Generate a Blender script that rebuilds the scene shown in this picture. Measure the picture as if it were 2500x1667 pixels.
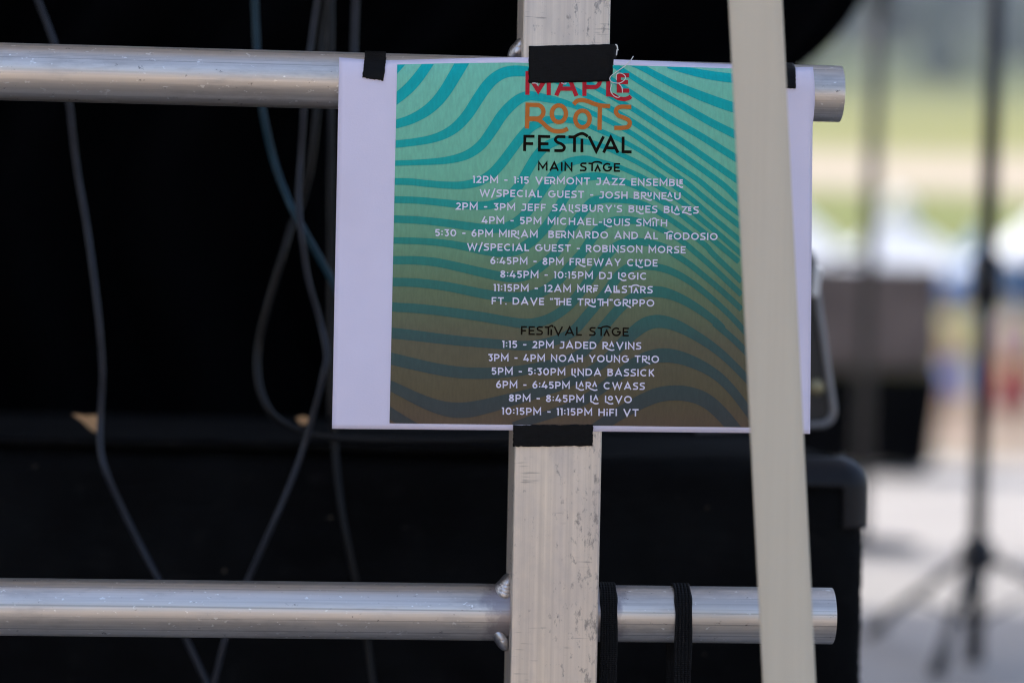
import bpy, bmesh, math, random
from mathutils import Vector, Matrix
random.seed(7)
R = math.radians
scene = bpy.context.scene
for o in list(bpy.data.objects):
    bpy.data.objects.remove(o)
col = scene.collection

# ------------------------------------------------------------------ camera
F = 2500 * 85 / 36.0                      # focal length in photo pixels (2500 wide)
ROLL = R(1.15)
CAM = Vector((0, 0, 1.02))
RV = Vector((math.cos(ROLL), 0, math.sin(ROLL)))
UV_ = Vector((-math.sin(ROLL), 0, math.cos(ROLL)))
FV = Vector((0, 1, 0))
cd = bpy.data.cameras.new('camera')
cd.lens = 85; cd.sensor_width = 36; cd.clip_start = 0.05; cd.clip_end = 3000
cd.dof.use_dof = True; cd.dof.focus_distance = 1.42
cd.dof.aperture_fstop = 3.0; cd.dof.aperture_blades = 9
cam = bpy.data.objects.new('camera', cd); col.objects.link(cam)
mw = Matrix.Identity(4)
for i in range(3):
    mw[i][0] = RV[i]; mw[i][1] = UV_[i]; mw[i][2] = -FV[i]; mw[i][3] = CAM[i]
cam.matrix_world = mw
scene.camera = cam

# ------------------------------------------------------------------ world, sun, exposure
SUN_EL, SUN_DIR = R(52), Vector((-0.80, 0.60, 0))      # sun stands behind the stage, to the left
w = bpy.data.worlds.new('World'); scene.world = w; w.use_nodes = True
nt = w.node_tree; bg = nt.nodes['Background']
sky = nt.nodes.new('ShaderNodeTexSky'); sky.sky_type = 'NISHITA'; sky.sun_disc = False
sky.sun_elevation = SUN_EL; sky.sun_rotation = math.atan2(SUN_DIR.x, SUN_DIR.y)
sky.air_density = 0.8; sky.dust_density = 3.0
nt.links.new(sky.outputs[0], bg.inputs[0]); bg.inputs[1].default_value = 0.15
sd = bpy.data.lights.new('sun', 'SUN'); sd.energy = 2.2; sd.angle = R(0.5); sd.color = (1, 0.95, 0.87)
sun = bpy.data.objects.new('sun', sd); col.objects.link(sun)
to_sun = (SUN_DIR.normalized() * math.cos(SUN_EL) + Vector((0, 0, math.sin(SUN_EL)))).normalized()
sun.rotation_euler = to_sun.to_track_quat('Z', 'Y').to_euler()
sun.location = (-4, 8, 12)
vs = scene.view_settings
vs.view_transform = 'Standard'; vs.look = 'None'; vs.exposure = 1.20; vs.gamma = 1.0
scene.render.engine = 'CYCLES'
scene.cycles.use_denoising = True
scene.cycles.max_bounces = 8
scene.render.film_transparent = False
scene.cycles.filter_width = 1.1

# ------------------------------------------------------------------ helpers
def ray(u, v):
    return FV + RV * ((u - 1250) / F) + UV_ * ((833.5 - v) / F)
def at(u, v, Y):
    return CAM + ray(u, v) * Y
DECK = 0.60
def on_z(u, v, z):
    d = ray(u, v); return CAM + d * ((z - CAM.z) / d.z)

YAW = R(3.9)
PFY = 1.412                                    # distance of the post's front face
HALF = 0.0256                                  # half of the square post
pf = at(1368, 833.5, PFY)
EX = Vector((math.cos(YAW), math.sin(YAW), 0)); EY = Vector((-math.sin(YAW), math.cos(YAW), 0))
RO = pf + EY * HALF; RO.z = DECK               # rail frame: origin under the post, on the deck
RM = Matrix.Translation(RO) @ Matrix.Rotation(YAW, 4, 'Z')
RMI = RM.inverted()
CAML = RMI @ CAM
def rail(u, v, y=0.0):
    d = (RMI.to_3x3() @ ray(u, v))
    return CAML + d * ((y - CAML.y) / d.y)
I4 = Matrix.Identity(4)

FRAME = {}
def tag(o, label=None, cat=None, group=None, kind=None):
    if label: o['label'] = label
    if cat: o['category'] = cat
    if group: o['group'] = group
    if kind: o['kind'] = kind
    return o
def empty(name, origin, M=I4, label=None, cat=None, group=None):
    o = bpy.data.objects.new(name, None); col.objects.link(o)
    o.empty_display_size = 0.05
    o.matrix_world = M @ Matrix.Translation(origin)
    FRAME[o.name] = Vector(origin)
    return tag(o, label, cat, group)
def mesh(name, verts, faces, mat, parent=None, M=I4, origin=None, smooth=False, mats=None, fm=None):
    """verts in the frame M; a child shares its parent's frame"""
    if parent is not None: origin = FRAME[parent.name]
    if origin is None:
        n = max(1, len(verts)); c = Vector((0, 0, 0))
        for v in verts: c += Vector(v)
        origin = c / n; origin.z = min(Vector(v).z for v in verts)
    origin = Vector(origin)
    me = bpy.data.meshes.new(name)
    me.from_pydata([tuple(Vector(v) - origin) for v in verts], [], faces)
    for m in (mats or [mat]): me.materials.append(m)
    if fm:
        for p, k in zip(me.polygons, fm): p.material_index = k
    if smooth:
        for p in me.polygons: p.use_smooth = True
    me.update()
    o = bpy.data.objects.new(name, me); col.objects.link(o)
    FRAME[o.name] = origin
    if parent is not None:
        o.parent = parent
    else:
        o.matrix_world = M @ Matrix.Translation(origin)
    return o
def fix(o, bevel=0, seg=2, angle=35, sol=0, recalc=True):
    bm = bmesh.new(); bm.from_mesh(o.data)
    if recalc: bmesh.ops.recalc_face_normals(bm, faces=bm.faces)
    bm.to_mesh(o.data); bm.free()
    if sol:
        m = o.modifiers.new('s', 'SOLIDIFY'); m.thickness = sol; m.offset = 1
    if bevel:
        m = o.modifiers.new('b', 'BEVEL'); m.width = bevel; m.segments = seg; m.limit_method = 'ANGLE'; m.angle_limit = R(angle)
        for p in o.data.polygons: p.use_smooth = True
        m2 = o.modifiers.new('n', 'WEIGHTED_NORMAL')
    return o
class MB:
    def __init__(s): s.v = []; s.f = []
    def box(s, c, d, rot=None):
        n = len(s.v); c = Vector(c)
        for x in (-.5, .5):
            for y in (-.5, .5):
                for z in (-.5, .5):
                    p = Vector((x * d[0], y * d[1], z * d[2]))
                    if rot: p = rot @ p
                    s.v.append(c + p)
        for q in ((0, 1, 3, 2), (4, 6, 7, 5), (0, 4, 5, 1), (2, 3, 7, 6), (0, 2, 6, 4), (1, 5, 7, 3)):
            s.f.append(tuple(n + i for i in q))
        return s
    def tube(s, pts, r, n=14, cap=True, radii=None):
        pts = [Vector(p) for p in pts]; b = len(s.v)
        t = (pts[1] - pts[0]).normalized()
        a = t.orthogonal().normalized()
        for i, p in enumerate(pts):
            if i == 0: t = (pts[1] - pts[0])
            elif i == len(pts) - 1: t = pts[-1] - pts[-2]
            else: t = pts[i + 1] - pts[i - 1]
            t.normalize(); a = (a - t * a.dot(t)).normalized(); bb = t.cross(a)
            rr = radii[i] if radii else r
            for k in range(n):
                g = 2 * math.pi * k / n
                s.v.append(p + (a * math.cos(g) + bb * math.sin(g)) * rr)
        for i in range(len(pts) - 1):
            for k in range(n):
                k2 = (k + 1) % n
                s.f.append((b + i * n + k, b + i * n + k2, b + (i + 1) * n + k2, b + (i + 1) * n + k))
        if cap:
            s.f.append(tuple(b + k for k in range(n))[::-1])
            s.f.append(tuple(b + (len(pts) - 1) * n + k for k in range(n)))
        return s
    def sphere(s, c, rx, ry=None, rz=None, nu=16, nv=10, jit=0, rot=None):
        ry = ry or rx; rz = rz or rx; b = len(s.v); c = Vector(c)
        for j in range(nv + 1):
            th = math.pi * j / nv
            for i in range(nu):
                ph = 2 * math.pi * i / nu
                k = 1 + (random.uniform(-jit, jit) if jit else 0)
                p = Vector((rx * math.sin(th) * math.cos(ph), ry * math.sin(th) * math.sin(ph), rz * math.cos(th))) * k
                if rot: p = rot @ p
                s.v.append(c + p)
        for j in range(nv):
            for i in range(nu):
                i2 = (i + 1) % nu
                s.f.append((b + j * nu + i, b + (j + 1) * nu + i, b + (j + 1) * nu + i2, b + j * nu + i2))
        return s
    def build(s, name, mat, parent=None, M=I4, origin=None, smooth=False, **k):
        o = mesh(name, s.v, s.f, mat, parent, M, origin, smooth)
        bm = bmesh.new(); bm.from_mesh(o.data)
        bmesh.ops.remove_doubles(bm, verts=bm.verts, dist=1e-6)
        bmesh.ops.recalc_face_normals(bm, faces=bm.faces)
        bm.to_mesh(o.data); bm.free()
        if smooth:
            for p in o.data.polygons: p.use_smooth = True
        if k.get('bevel'): fix(o, k['bevel'], recalc=False)
        return o
def catmull(pts, n=8):
    P = [tuple(p) for p in pts]
    if len(P) < 3: return [Vector(p) for p in P]
    out = []
    Q = [tuple(2 * a - b for a, b in zip(P[0], P[1]))] + P + [tuple(2 * a - b for a, b in zip(P[-1], P[-2]))]
    for i in range(1, len(Q) - 2):
        for k in range(n):
            t = k / n
            out.append(tuple(.5 * (2 * b + (c - a) * t + (2 * a - 5 * b + 4 * c - d) * t * t + (3 * b - a - 3 * c + d) * t ** 3)
                             for a, b, c, d in zip(Q[i - 1], Q[i], Q[i + 1], Q[i + 2])))
    out.append(P[-1])
    return [Vector(p) for p in out]
def smooth01(t):
    t = max(0., min(1., t)); return t * t * (3 - 2 * t)
def lerp_pts(pts, x):
    if x <= pts[0][0]: return pts[0][1]
    for (x0, y0), (x1, y1) in zip(pts, pts[1:]):
        if x <= x1: return y0 + (y1 - y0) * (x - x0) / (x1 - x0)
    return pts[-1][1]

# ------------------------------------------------------------------ materials
def newmat(name):
    m = bpy.data.materials.new(name); m.use_nodes = True
    return m, m.node_tree, m.node_tree.nodes['Principled BSDF']
def N(nt, t, **k):
    n = nt.nodes.new(t)
    for a, b in k.items(): setattr(n, a, b)
    return n
def coords(nt, scale=(1, 1, 1), kind='Object'):
    tc = N(nt, 'ShaderNodeTexCoord'); mp = N(nt, 'ShaderNodeMapping')
    mp.inputs['Scale'].default_value = scale
    nt.links.new(tc.outputs[kind], mp.inputs[0]); return mp.outputs[0]
def noise(nt, vec, scale, detail=4, rough=.6):
    n = N(nt, 'ShaderNodeTexNoise'); n.inputs['Scale'].default_value = scale
    n.inputs['Detail'].default_value = detail; n.inputs['Roughness'].default_value = rough
    nt.links.new(vec, n.inputs['Vector']); return n.outputs['Fac']
def ramp(nt, fac, stops):
    r = N(nt, 'ShaderNodeValToRGB'); e = r.color_ramp.elements
    while len(e) < len(stops): e.new(.5)
    for k, (p, c) in enumerate(stops):
        e[k].position = p; e[k].color = (c, c, c, 1) if not hasattr(c, '__len__') else (*c, 1)
    nt.links.new(fac, r.inputs[0]); return r.outputs[0]
def mix(nt, fac, a, b, mode='MIX'):
    m = N(nt, 'ShaderNodeMix', data_type='RGBA', blend_type=mode)
    if isinstance(fac, (int, float)): m.inputs[0].default_value = fac
    else: nt.links.new(fac, m.inputs[0])
    for k, x in ((6, a), (7, b)):
        if hasattr(x, '__len__'): m.inputs[k].default_value = (*x, 1)
        else: nt.links.new(x, m.inputs[k])
    return m.outputs[2]
def bump(nt, h, bs, strength=.2, dist=.001):
    b = N(nt, 'ShaderNodeBump'); b.inputs['Strength'].default_value = strength; b.inputs['Distance'].default_value = dist
    nt.links.new(h, b.inputs['Height']); nt.links.new(b.outputs[0], bs.inputs['Normal'])
def plain(name, c, rough=.6, metal=0., var=.15, scale=30, spec=.5, bumpk=0, bscale=None):
    m, nt, bs = newmat(name)
    f = noise(nt, coords(nt), scale)
    cc = ramp(nt, f, [(.3, tuple(x * (1 - var) for x in c)), (.7, tuple(min(1, x * (1 + var)) for x in c))])
    nt.links.new(cc, bs.inputs['Base Color'])
    bs.inputs['Roughness'].default_value = rough; bs.inputs['Metallic'].default_value = metal
    bs.inputs['Specular IOR Level'].default_value = spec
    if bumpk: bump(nt, noise(nt, coords(nt), bscale or scale * 4), bs, bumpk, .002)
    return m

def alu_post():
    m, nt, bs = newmat('brushed_aluminium_post')
    streak = noise(nt, coords(nt, (420, 420, 3)), 1.0, 5, .65)
    streak2 = noise(nt, coords(nt, (90, 90, 1.2)), 1.0, 3, .6)
    c = ramp(nt, streak, [(.30, (.62, .54, .45)), (.5, (.73, .64, .53)), (.7, (.82, .72, .60))])
    c = mix(nt, ramp(nt, streak2, [(.3, 0.), (.7, .5)]), c, (.64, .575, .53))
    blot = noise(nt, coords(nt, (28, 28, 18)), 1.0, 6, .7)
    c = mix(nt, ramp(nt, blot, [(.48, 0.), (.70, .42)]), c, (.48, .44, .42))
    # speckled wear, thicker along one side of the face
    sp = noise(nt, coords(nt, (260, 260, 130)), 1.0, 3, .75)
    tc = N(nt, 'ShaderNodeTexCoord'); sx = N(nt, 'ShaderNodeSeparateXYZ'); nt.links.new(tc.outputs['Object'], sx.inputs[0])
    mr = N(nt, 'ShaderNodeMapRange'); mr.inputs[1].default_value = -.01; mr.inputs[2].default_value = .024
    mr.inputs[3].default_value = 0; mr.inputs[4].default_value = .11; nt.links.new(sx.outputs[0], mr.inputs[0])
    ad = N(nt, 'ShaderNodeMath', operation='ADD'); nt.links.new(sp, ad.inputs[0]); nt.links.new(mr.outputs[0], ad.inputs[1])
    c = mix(nt, ramp(nt, ad.outputs[0], [(.64, 0.), (.78, .7)]), c, (.20, .185, .175))
    hl = noise(nt, coords(nt, (35, 35, 700)), 1.0, 2, .5)      # short cross scratches
    hl2 = noise(nt, coords(nt, (60, 60, 40)), 1.0, 2, .5)
    mu = N(nt, 'ShaderNodeMath', operation='MULTIPLY'); nt.links.new(hl, mu.inputs[0]); nt.links.new(hl2, mu.inputs[1])
    c = mix(nt, ramp(nt, mu.outputs[0], [(.405, 0.), (.47, .5)]), c, (.16, .145, .135))
    nt.links.new(c, bs.inputs['Base Color'])
    bs.inputs['Metallic'].default_value = .72
    nt.links.new(ramp(nt, streak, [(.2, .52), (.8, .40)]), bs.inputs['Roughness'])
    bump(nt, streak, bs, .2, .0005)
    return m
def alu_tube():
    m, nt, bs = newmat('scuffed_aluminium_tube')
    streak = noise(nt, coords(nt, (4, 380, 380)), 1.0, 5, .65)
    c = ramp(nt, streak, [(.25, (.52, .49, .46)), (.55, (.70, .665, .63)), (.85, (.80, .76, .715))])
    blot = noise(nt, coords(nt, (14, 60, 60)), 1.0, 5, .7)
    c = mix(nt, ramp(nt, blot, [(.52, 0.), (.72, .6)]), c, (.36, .345, .335))
    groove = noise(nt, coords(nt, (.6, 700, 700)), 1.0, 2, .5)
    c = mix(nt, ramp(nt, groove, [(.60, 0.), (.68, .55)]), c, (.28, .265, .25))
    sp = noise(nt, coords(nt, (150, 260, 260)), 1.0, 3, .8)
    c = mix(nt, ramp(nt, sp, [(.66, 0.), (.73, .8)]), c, (.13, .12, .115))
    sp2 = noise(nt, coords(nt, (170, 300, 300)), 1.0, 2, .7)
    dn = ramp(nt, sp2, [(.29, .8), (.34, 0.)])
    c = mix(nt, dn, c, (.95, .95, .93))
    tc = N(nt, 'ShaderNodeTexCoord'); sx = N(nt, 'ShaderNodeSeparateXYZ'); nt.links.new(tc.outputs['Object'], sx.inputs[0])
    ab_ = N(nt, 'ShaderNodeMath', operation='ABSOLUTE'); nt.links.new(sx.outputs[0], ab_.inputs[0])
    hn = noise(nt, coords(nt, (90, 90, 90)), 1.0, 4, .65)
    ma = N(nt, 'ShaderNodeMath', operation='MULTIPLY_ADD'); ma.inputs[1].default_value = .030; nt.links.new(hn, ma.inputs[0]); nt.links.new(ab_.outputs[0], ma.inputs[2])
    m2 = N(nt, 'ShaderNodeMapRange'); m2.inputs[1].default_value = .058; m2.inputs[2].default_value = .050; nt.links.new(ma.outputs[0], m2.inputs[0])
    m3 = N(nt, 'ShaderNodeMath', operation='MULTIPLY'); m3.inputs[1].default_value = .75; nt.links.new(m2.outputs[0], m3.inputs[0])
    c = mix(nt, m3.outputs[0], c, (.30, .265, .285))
    nt.links.new(c, bs.inputs['Base Color'])
    bs.inputs['Metallic'].default_value = .92
    nt.links.new(ramp(nt, blot, [(.3, .36), (.75, .50)]), bs.inputs['Roughness'])
    bump(nt, mix(nt, .35, streak, sp), bs, .10, .0005)
    return m
M_POST = alu_post(); M_TUBE = alu_tube()
M_WELD = plain('weld_metal', (.62, .61, .62), .28, .95, .15, 300, bumpk=.3, bscale=700)
M_STEEL = plain('dull_galvanised_steel', (.45, .45, .46), .5, .8, .15, 40)

def paper_mat():
    m, nt, bs = newmat('white_paper')
    f = noise(nt, coords(nt), 900, 4)
    big = noise(nt, coords(nt), 14, 3)
    c = ramp(nt, big, [(.3, (.78, .735, .88)), (.7, (.83, .78, .93))])
    nt.links.new(c, bs.inputs['Base Color']); bs.inputs['Roughness'].default_value = .62
    bs.inputs['Specular IOR Level'].default_value = .35
    bump(nt, mix(nt, .55, f, big), bs, .10, .0015)
    return m
M_PAPER = paper_mat()
PRINT_Z = None
def ink_gradient(name, stops):
    """printed colour ramp running down the sheet (part of the design)"""
    m, nt, bs = newmat(name)
    tc = N(nt, 'ShaderNodeTexCoord'); sx = N(nt, 'ShaderNodeSeparateXYZ'); nt.links.new(tc.outputs['Object'], sx.inputs[0])
    mr = N(nt, 'ShaderNodeMapRange'); mr.inputs[1].default_value = .2115; mr.inputs[2].default_value = 0.0
    nt.links.new(sx.outputs[2], mr.inputs[0])
    jit = noise(nt, coords(nt, (500, 500, 500)), 1.0, 3, .7)
    ad = N(nt, 'ShaderNodeMath', operation='MULTIPLY_ADD'); ad.inputs[1].default_value = .03; nt.links.new(jit, ad.inputs[0]); nt.links.new(mr.outputs[0], ad.inputs[2])
    c = ramp(nt, ad.outputs[0], [(p + .015, q) for p, q in stops])
    g = noise(nt, coords(nt, (700, 700, 160)), 1.0, 3, .6)
    c = mix(nt, ramp(nt, g, [(.35, .12), (.65, 0.)]), c, (.02, .02, .02))
    nt.links.new(c, bs.inputs['Base Color']); bs.inputs['Roughness'].default_value = .6
    bs.inputs['Specular IOR Level'].default_value = .08
    return m
M_INKA = ink_gradient('print_background', [(0, (.24, .70, .52)), (.28, (.22, .60, .40)), (.48, (.19, .39, .23)), (.60, (.172, .235, .13)), (.75, (.155, .142, .088)), (.9, (.14, .115, .065)), (1, (.145, .10, .066))])
M_INKB = ink_gradient('print_waves', [(0, (.008, .50, .52)), (.28, (.02, .43, .38)), (.48, (.04, .29, .23)), (.60, (.052, .20, .16)), (.75, (.064, .115, .105)), (.9, (.068, .085, .08)), (1, (.07, .072, .07))])
M_TXW = plain('unprinted_white', (.84, .80, .94), .6, 0, .02)
M_TXK = plain('dark_brown_ink', (.012, .007, .004), .7, 0, .1, spec=.05)
M_TXR = plain('crimson_ink', (.55, .025, .04), .6, 0, .06, spec=.08)
M_TXO = plain('orange_ink', (.60, .19, .04), .6, 0, .06, spec=.08)

def gaffer():
    m, nt, bs = newmat('black_cloth_tape')
    wv = noise(nt, coords(nt, (200, 200, 2200)), 1.0, 2)
    wx = noise(nt, coords(nt, (2200, 2200, 200)), 1.0, 2)
    c = ramp(nt, wv, [(.3, (.002, .002, .002)), (.7, (.006, .0055, .0055))])
    nt.links.new(c, bs.inputs['Base Color']); bs.inputs['Roughness'].default_value = .42
    bs.inputs['Specular IOR Level'].default_value = .13
    wr = noise(nt, coords(nt, (110, 110, 160)), 1.0, 4, .55)
    bump(nt, mix(nt, .6, mix(nt, .5, wv, wx), wr), bs, .55, .0022)
    return m
M_TAPE = gaffer()
M_THREAD = plain('white_thread', (.8, .78, .74), .8, 0, .1)
def webbing(name, c):
    m, nt, bs = newmat(name)
    v = N(nt, 'ShaderNodeTexWave', wave_type='BANDS', bands_direction='Z'); v.inputs['Scale'].default_value = 260
    v.inputs['Distortion'].default_value = 3; v.inputs['Detail'].default_value = 2; v.inputs['Detail Scale'].default_value = 3
    nt.links.new(coords(nt), v.inputs['Vector'])
    cc = ramp(nt, v.outputs['Fac'], [(0, tuple(x * .6 for x in c)), (1, tuple(x * 1.3 for x in c))])
    nt.links.new(cc, bs.inputs['Base Color']); bs.inputs['Roughness'].default_value = .7
    bs.inputs['Specular IOR Level'].default_value = .2
    bump(nt, v.outputs['Fac'], bs, .5, .0006)
    return m
M_ELASTIC = webbing('black_elastic', (.0035, .0035, .0042))
def beige():
    m, nt, bs = newmat('beige_strap_fabric')
    s = noise(nt, coords(nt, (300, 300, 5)), 1.0, 4)
    b = noise(nt, coords(nt), 9, 3)
    c = ramp(nt, s, [(.3, (.67, .595, .455)), (.7, (.705, .63, .485))])
    c = mix(nt, ramp(nt, b, [(.35, 0.), (.7, .35)]), c, (.64, .57, .44))
    nt.links.new(c, bs.inputs['Base Color']); bs.inputs['Roughness'].default_value = .65
    bs.inputs['Specular IOR Level'].default_value = .3
    return m
M_BEIGE = beige()
def cable_mat(name, c):
    m, nt, bs = newmat(name)
    f = noise(nt, coords(nt), 40)
    nt.links.new(ramp(nt, f, [(.3, tuple(x * .7 for x in c)), (.7, tuple(x * 1.25 for x in c))]), bs.inputs['Base Color'])
    bs.inputs['Roughness'].default_value = .45; bs.inputs['Specular IOR Level'].default_value = .25; return m
M_CBL = cable_mat('slate_cable_jacket', (.020, .023, .031))
M_CTEAL = cable_mat('teal_cable_jacket', (.010, .038, .055))
M_CDK = cable_mat('dark_cable_jacket', (.0055, .006, .007))
def carpet():
    m, nt, bs = newmat('black_carpet')
    f = noise(nt, coords(nt), 500, 4, .7); big = noise(nt, coords(nt), 9, 4)
    c = ramp(nt, f, [(.3, (.0015, .0015, .0018)), (.75, (.005, .005, .0055))])
    mid = noise(nt, coords(nt), 55, 5, .7)
    c = mix(nt, ramp(nt, big, [(.42, 0.), (.68, .8)]), c, (.0085, .009, .0095))
    c = mix(nt, ramp(nt, mid, [(.55, 0.), (.75, .7)]), c, (.013, .0125, .012))
    lint = noise(nt, coords(nt, (60, 60, 60)), 1.0, 2, .5)
    c = mix(nt, ramp(nt, lint, [(.74, 0.), (.79, .8)]), c, (.11, .09, .065))
    nt.links.new(c, bs.inputs['Base Color']); bs.inputs['Roughness'].default_value = .95
    bs.inputs['Specular IOR Level'].default_value = .08
    bump(nt, f, bs, .6, .002); return m
M_CARPET = carpet()
M_DRAPE = plain('black_drape_cloth', (.0016, .0016, .002), .95, 0, .3, 60, .02)
M_PLASTIC = plain('black_plastic', (.007, .007, .009), .42, 0, .2, 60, .25, .15)
M_BLACKMETAL = plain('black_painted_steel', (.012, .012, .014), .4, .2, .2, 40)
M_GREYMETAL = plain('worn_grey_steel', (.16, .16, .165), .45, .6, .2, 40)
M_SILVER = plain('silver_trim', (.24, .24, .245), .45, .7, .1, 60)
M_PANEL = plain('dark_panel', (.016, .015, .013), .5, 0, .3, 20)
M_WHITE = plain('white_plastic', (.82, .82, .78), .5)
M_GRILLE = plain('grey_grille_cloth', (.10, .08, .072), .85, 0, .2, 12)
M_TAN = plain('tan_scrap', (.62, .36, .17), .8, 0, .3, 60)

def fabric(name, c, tr=.35):
    m, nt, bs = newmat(name)
    f = noise(nt, coords(nt), 3, 4)
    nt.links.new(ramp(nt, f, [(.3, tuple(x * .93 for x in c)), (.7, c)]), bs.inputs['Base Color']); bs.inputs['Roughness'].default_value = .7
    t = N(nt, 'ShaderNodeBsdfTranslucent'); t.inputs[0].default_value = (*c, 1)
    mx = N(nt, 'ShaderNodeMixShader'); mx.inputs[0].default_value = tr
    nt.links.new(bs.outputs[0], mx.inputs[1]); nt.links.new(t.outputs[0], mx.inputs[2])
    nt.links.new(mx.outputs[0], nt.nodes['Material Output'].inputs[0]); return m
# ------------------------------------------------------------------ setting
def ground_mat():
    m, nt, bs = newmat('trampled_ground')
    v = coords(nt); a = noise(nt, v, .25, 6); b = noise(nt, v, 6, 5)
    tan = ramp(nt, b, [(.3, (.23, .175, .135)), (.7, (.33, .255, .20))])
    grass = ramp(nt, b, [(.3, (.07, .12, .03)), (.7, (.15, .20, .06))])
    tc = N(nt, 'ShaderNodeTexCoord'); sx = N(nt, 'ShaderNodeSeparateXYZ'); nt.links.new(tc.outputs['Object'], sx.inputs[0])
    ad = N(nt, 'ShaderNodeMath', operation='MULTIPLY_ADD'); ad.inputs[1].default_value = 4; nt.links.new(a, ad.inputs[0]); nt.links.new(sx.outputs[1], ad.inputs[2])
    mr = N(nt, 'ShaderNodeMapRange'); mr.inputs[1].default_value = 7; mr.inputs[2].default_value = 14; nt.links.new(ad.outputs[0], mr.inputs[0])
    bounce_gravel = ramp(nt, b, [(.3, (.33, .26, .19)), (.7, (.48, .38, .285))])      # pale gravel added unseen before the stage to bounce warm light
    tan = mix(nt, mr.outputs[0], bounce_gravel, tan)
    grass = mix(nt, mr.outputs[0], bounce_gravel, grass)
    c = mix(nt, ramp(nt, a, [(.50, 0.), (.62, .9)]), tan, grass)
    nt.links.new(c, bs.inputs['Base Color']); bs.inputs['Roughness'].default_value = .95
    bump(nt, b, bs, .4, .03); return m
def hill_mat():
    m, nt, bs = newmat('meadow_hillside')
    v = coords(nt); b = noise(nt, v, .08, 6); fine = noise(nt, v, .8, 5)
    tc = N(nt, 'ShaderNodeTexCoord'); sx = N(nt, 'ShaderNodeSeparateXYZ'); nt.links.new(tc.outputs['Object'], sx.inputs[0])
    ad = N(nt, 'ShaderNodeMath', operation='MULTIPLY_ADD'); ad.inputs[1].default_value = 22; nt.links.new(b, ad.inputs[0]); nt.links.new(sx.outputs[1], ad.inputs[2])
    mr = N(nt, 'ShaderNodeMapRange'); mr.inputs[1].default_value = 90 + 11; mr.inputs[2].default_value = 490 + 11
    nt.links.new(ad.outputs[0], mr.inputs[0])
    G1, HAY, G2, G3 = (.20, .22, .065), (.52, .43, .34), (.27, .265, .09), (.10, .125, .06)
    def p(y): return (y - 90) / 400.
    c = ramp(nt, mr.outputs[0], [(p(96), G1), (p(169), G1), (p(178), HAY), (p(204), HAY), (p(218), G2), (p(245), G2), (p(300), G3), (p(340), G3)])
    c = mix(nt, ramp(nt, fine, [(.3, .25), (.7, 0.)]), c, (.10, .12, .04))
    nt.links.new(c, bs.inputs['Base Color']); bs.inputs['Roughness'].default_value = 1
    bs.inputs['Specular IOR Level'].default_value = .1
    return m
def deck_mat():
    m, nt, bs = newmat('pale_stage_floor')
    v = coords(nt); a = noise(nt, v, 3, 6); b = noise(nt, v, 60, 4)
    c = ramp(nt, a, [(.3, (.30, .28, .265)), (.7, (.365, .345, .325))])
    c = mix(nt, ramp(nt, b, [(.55, 0.), (.75, .25)]), c, (.30, .29, .28))
    bt = N(nt, 'ShaderNodeTexBrick'); bt.inputs['Scale'].default_value = 1; bt.offset = 0
    bt.inputs['Brick Width'].default_value = 2.44; bt.inputs['Row Height'].default_value = 1.22; bt.inputs['Mortar Size'].default_value = .004
    nt.links.new(v, bt.inputs['Vector'])
    c = mix(nt, bt.outputs['Fac'], c, (.12, .115, .11))
    nt.links.new(c, bs.inputs['Base Color']); bs.inputs['Roughness'].default_value = .75
    return m
GX0, GX1 = -900, 900
v = [(GX0, -900, 0), (GX1, -900, 0), (GX1, 92, 0), (GX0, 92, 0)]
tag(mesh('ground', v, [(0, 1, 2, 3)], ground_mat(), origin=(0, 0, 0)), kind='structure')
hv, hf = [], []
ys = [92, 120, 150, 180, 210, 250, 290, 330, 380, 440, 520, 620, 760, 900]
xs = [GX0 + i * 60 for i in range(31)]
for y in ys:
    for x in xs:
        z = .163 * (y - 92) + (0 if y == 92 else 1.6 * math.sin(x * .013 + y * .02) + .8 * math.sin(x * .05))
        hv.append((x, y, z - .003))
nx = len(xs)
for j in range(len(ys) - 1):
    for i in range(nx - 1):
        hf.append((j * nx + i, j * nx + i + 1, (j + 1) * nx + i + 1, (j + 1) * nx + i))
tag(mesh('hillside', hv, hf, hill_mat(), origin=(0, 0, 0), smooth=True), kind='structure')
deck = MB().box((0, (1.34 + 9.3) / 2, DECK - .08), (16, 9.3 - 1.34, .16)).build('stage_floor', deck_mat(), origin=(0, 1.34, DECK))
tag(deck, kind='structure'); fix(deck, .006)
# stage skirt below the frame; unseen roof added above to shade railing and deck
skirt = MB()
for i in range(40):
    pass
sv, sf = [], []
for i in range(241):
    x = -8 + i * 16 / 240
    yy = 1.38 + .025 * math.sin(i * 1.3) + .01 * math.sin(i * .37)
    sv += [(x, yy, .01), (x, yy, DECK - .165)]
for i in range(240): sf.append((2 * i, 2 * i + 2, 2 * i + 3, 2 * i + 1))
sk = mesh('stage_skirt', sv, sf, M_DRAPE, smooth=True); fix(sk, sol=.003)
tag(sk, 'pleated black cloth skirt hanging under the front of the stage floor', 'skirt')
roof = empty('shade_roof', (0, 1.0, DECK), I4, 'unseen flat dark canopy roof on four posts, added to shade the railing and stage front', 'canopy')
RB, RF_, RZ = 5.38, .95, 3.75
MB().box((-3.625, (RB + RF_) / 2, RZ + .02), (8.75, RB - RF_, .04)).build('shade_roof_top', fabric('shade_roof_fabric', (.50, .49, .47), .22), roof)
for x, y in ((-7.8, RF_ + .02), (.72, RF_ + .02), (-7.8, RB - .1), (.25, RB - .1)):
        MB().box((x, y, (DECK + RZ) / 2), (.12, .12, RZ - DECK)).build('post', M_STEEL, roof)

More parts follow.
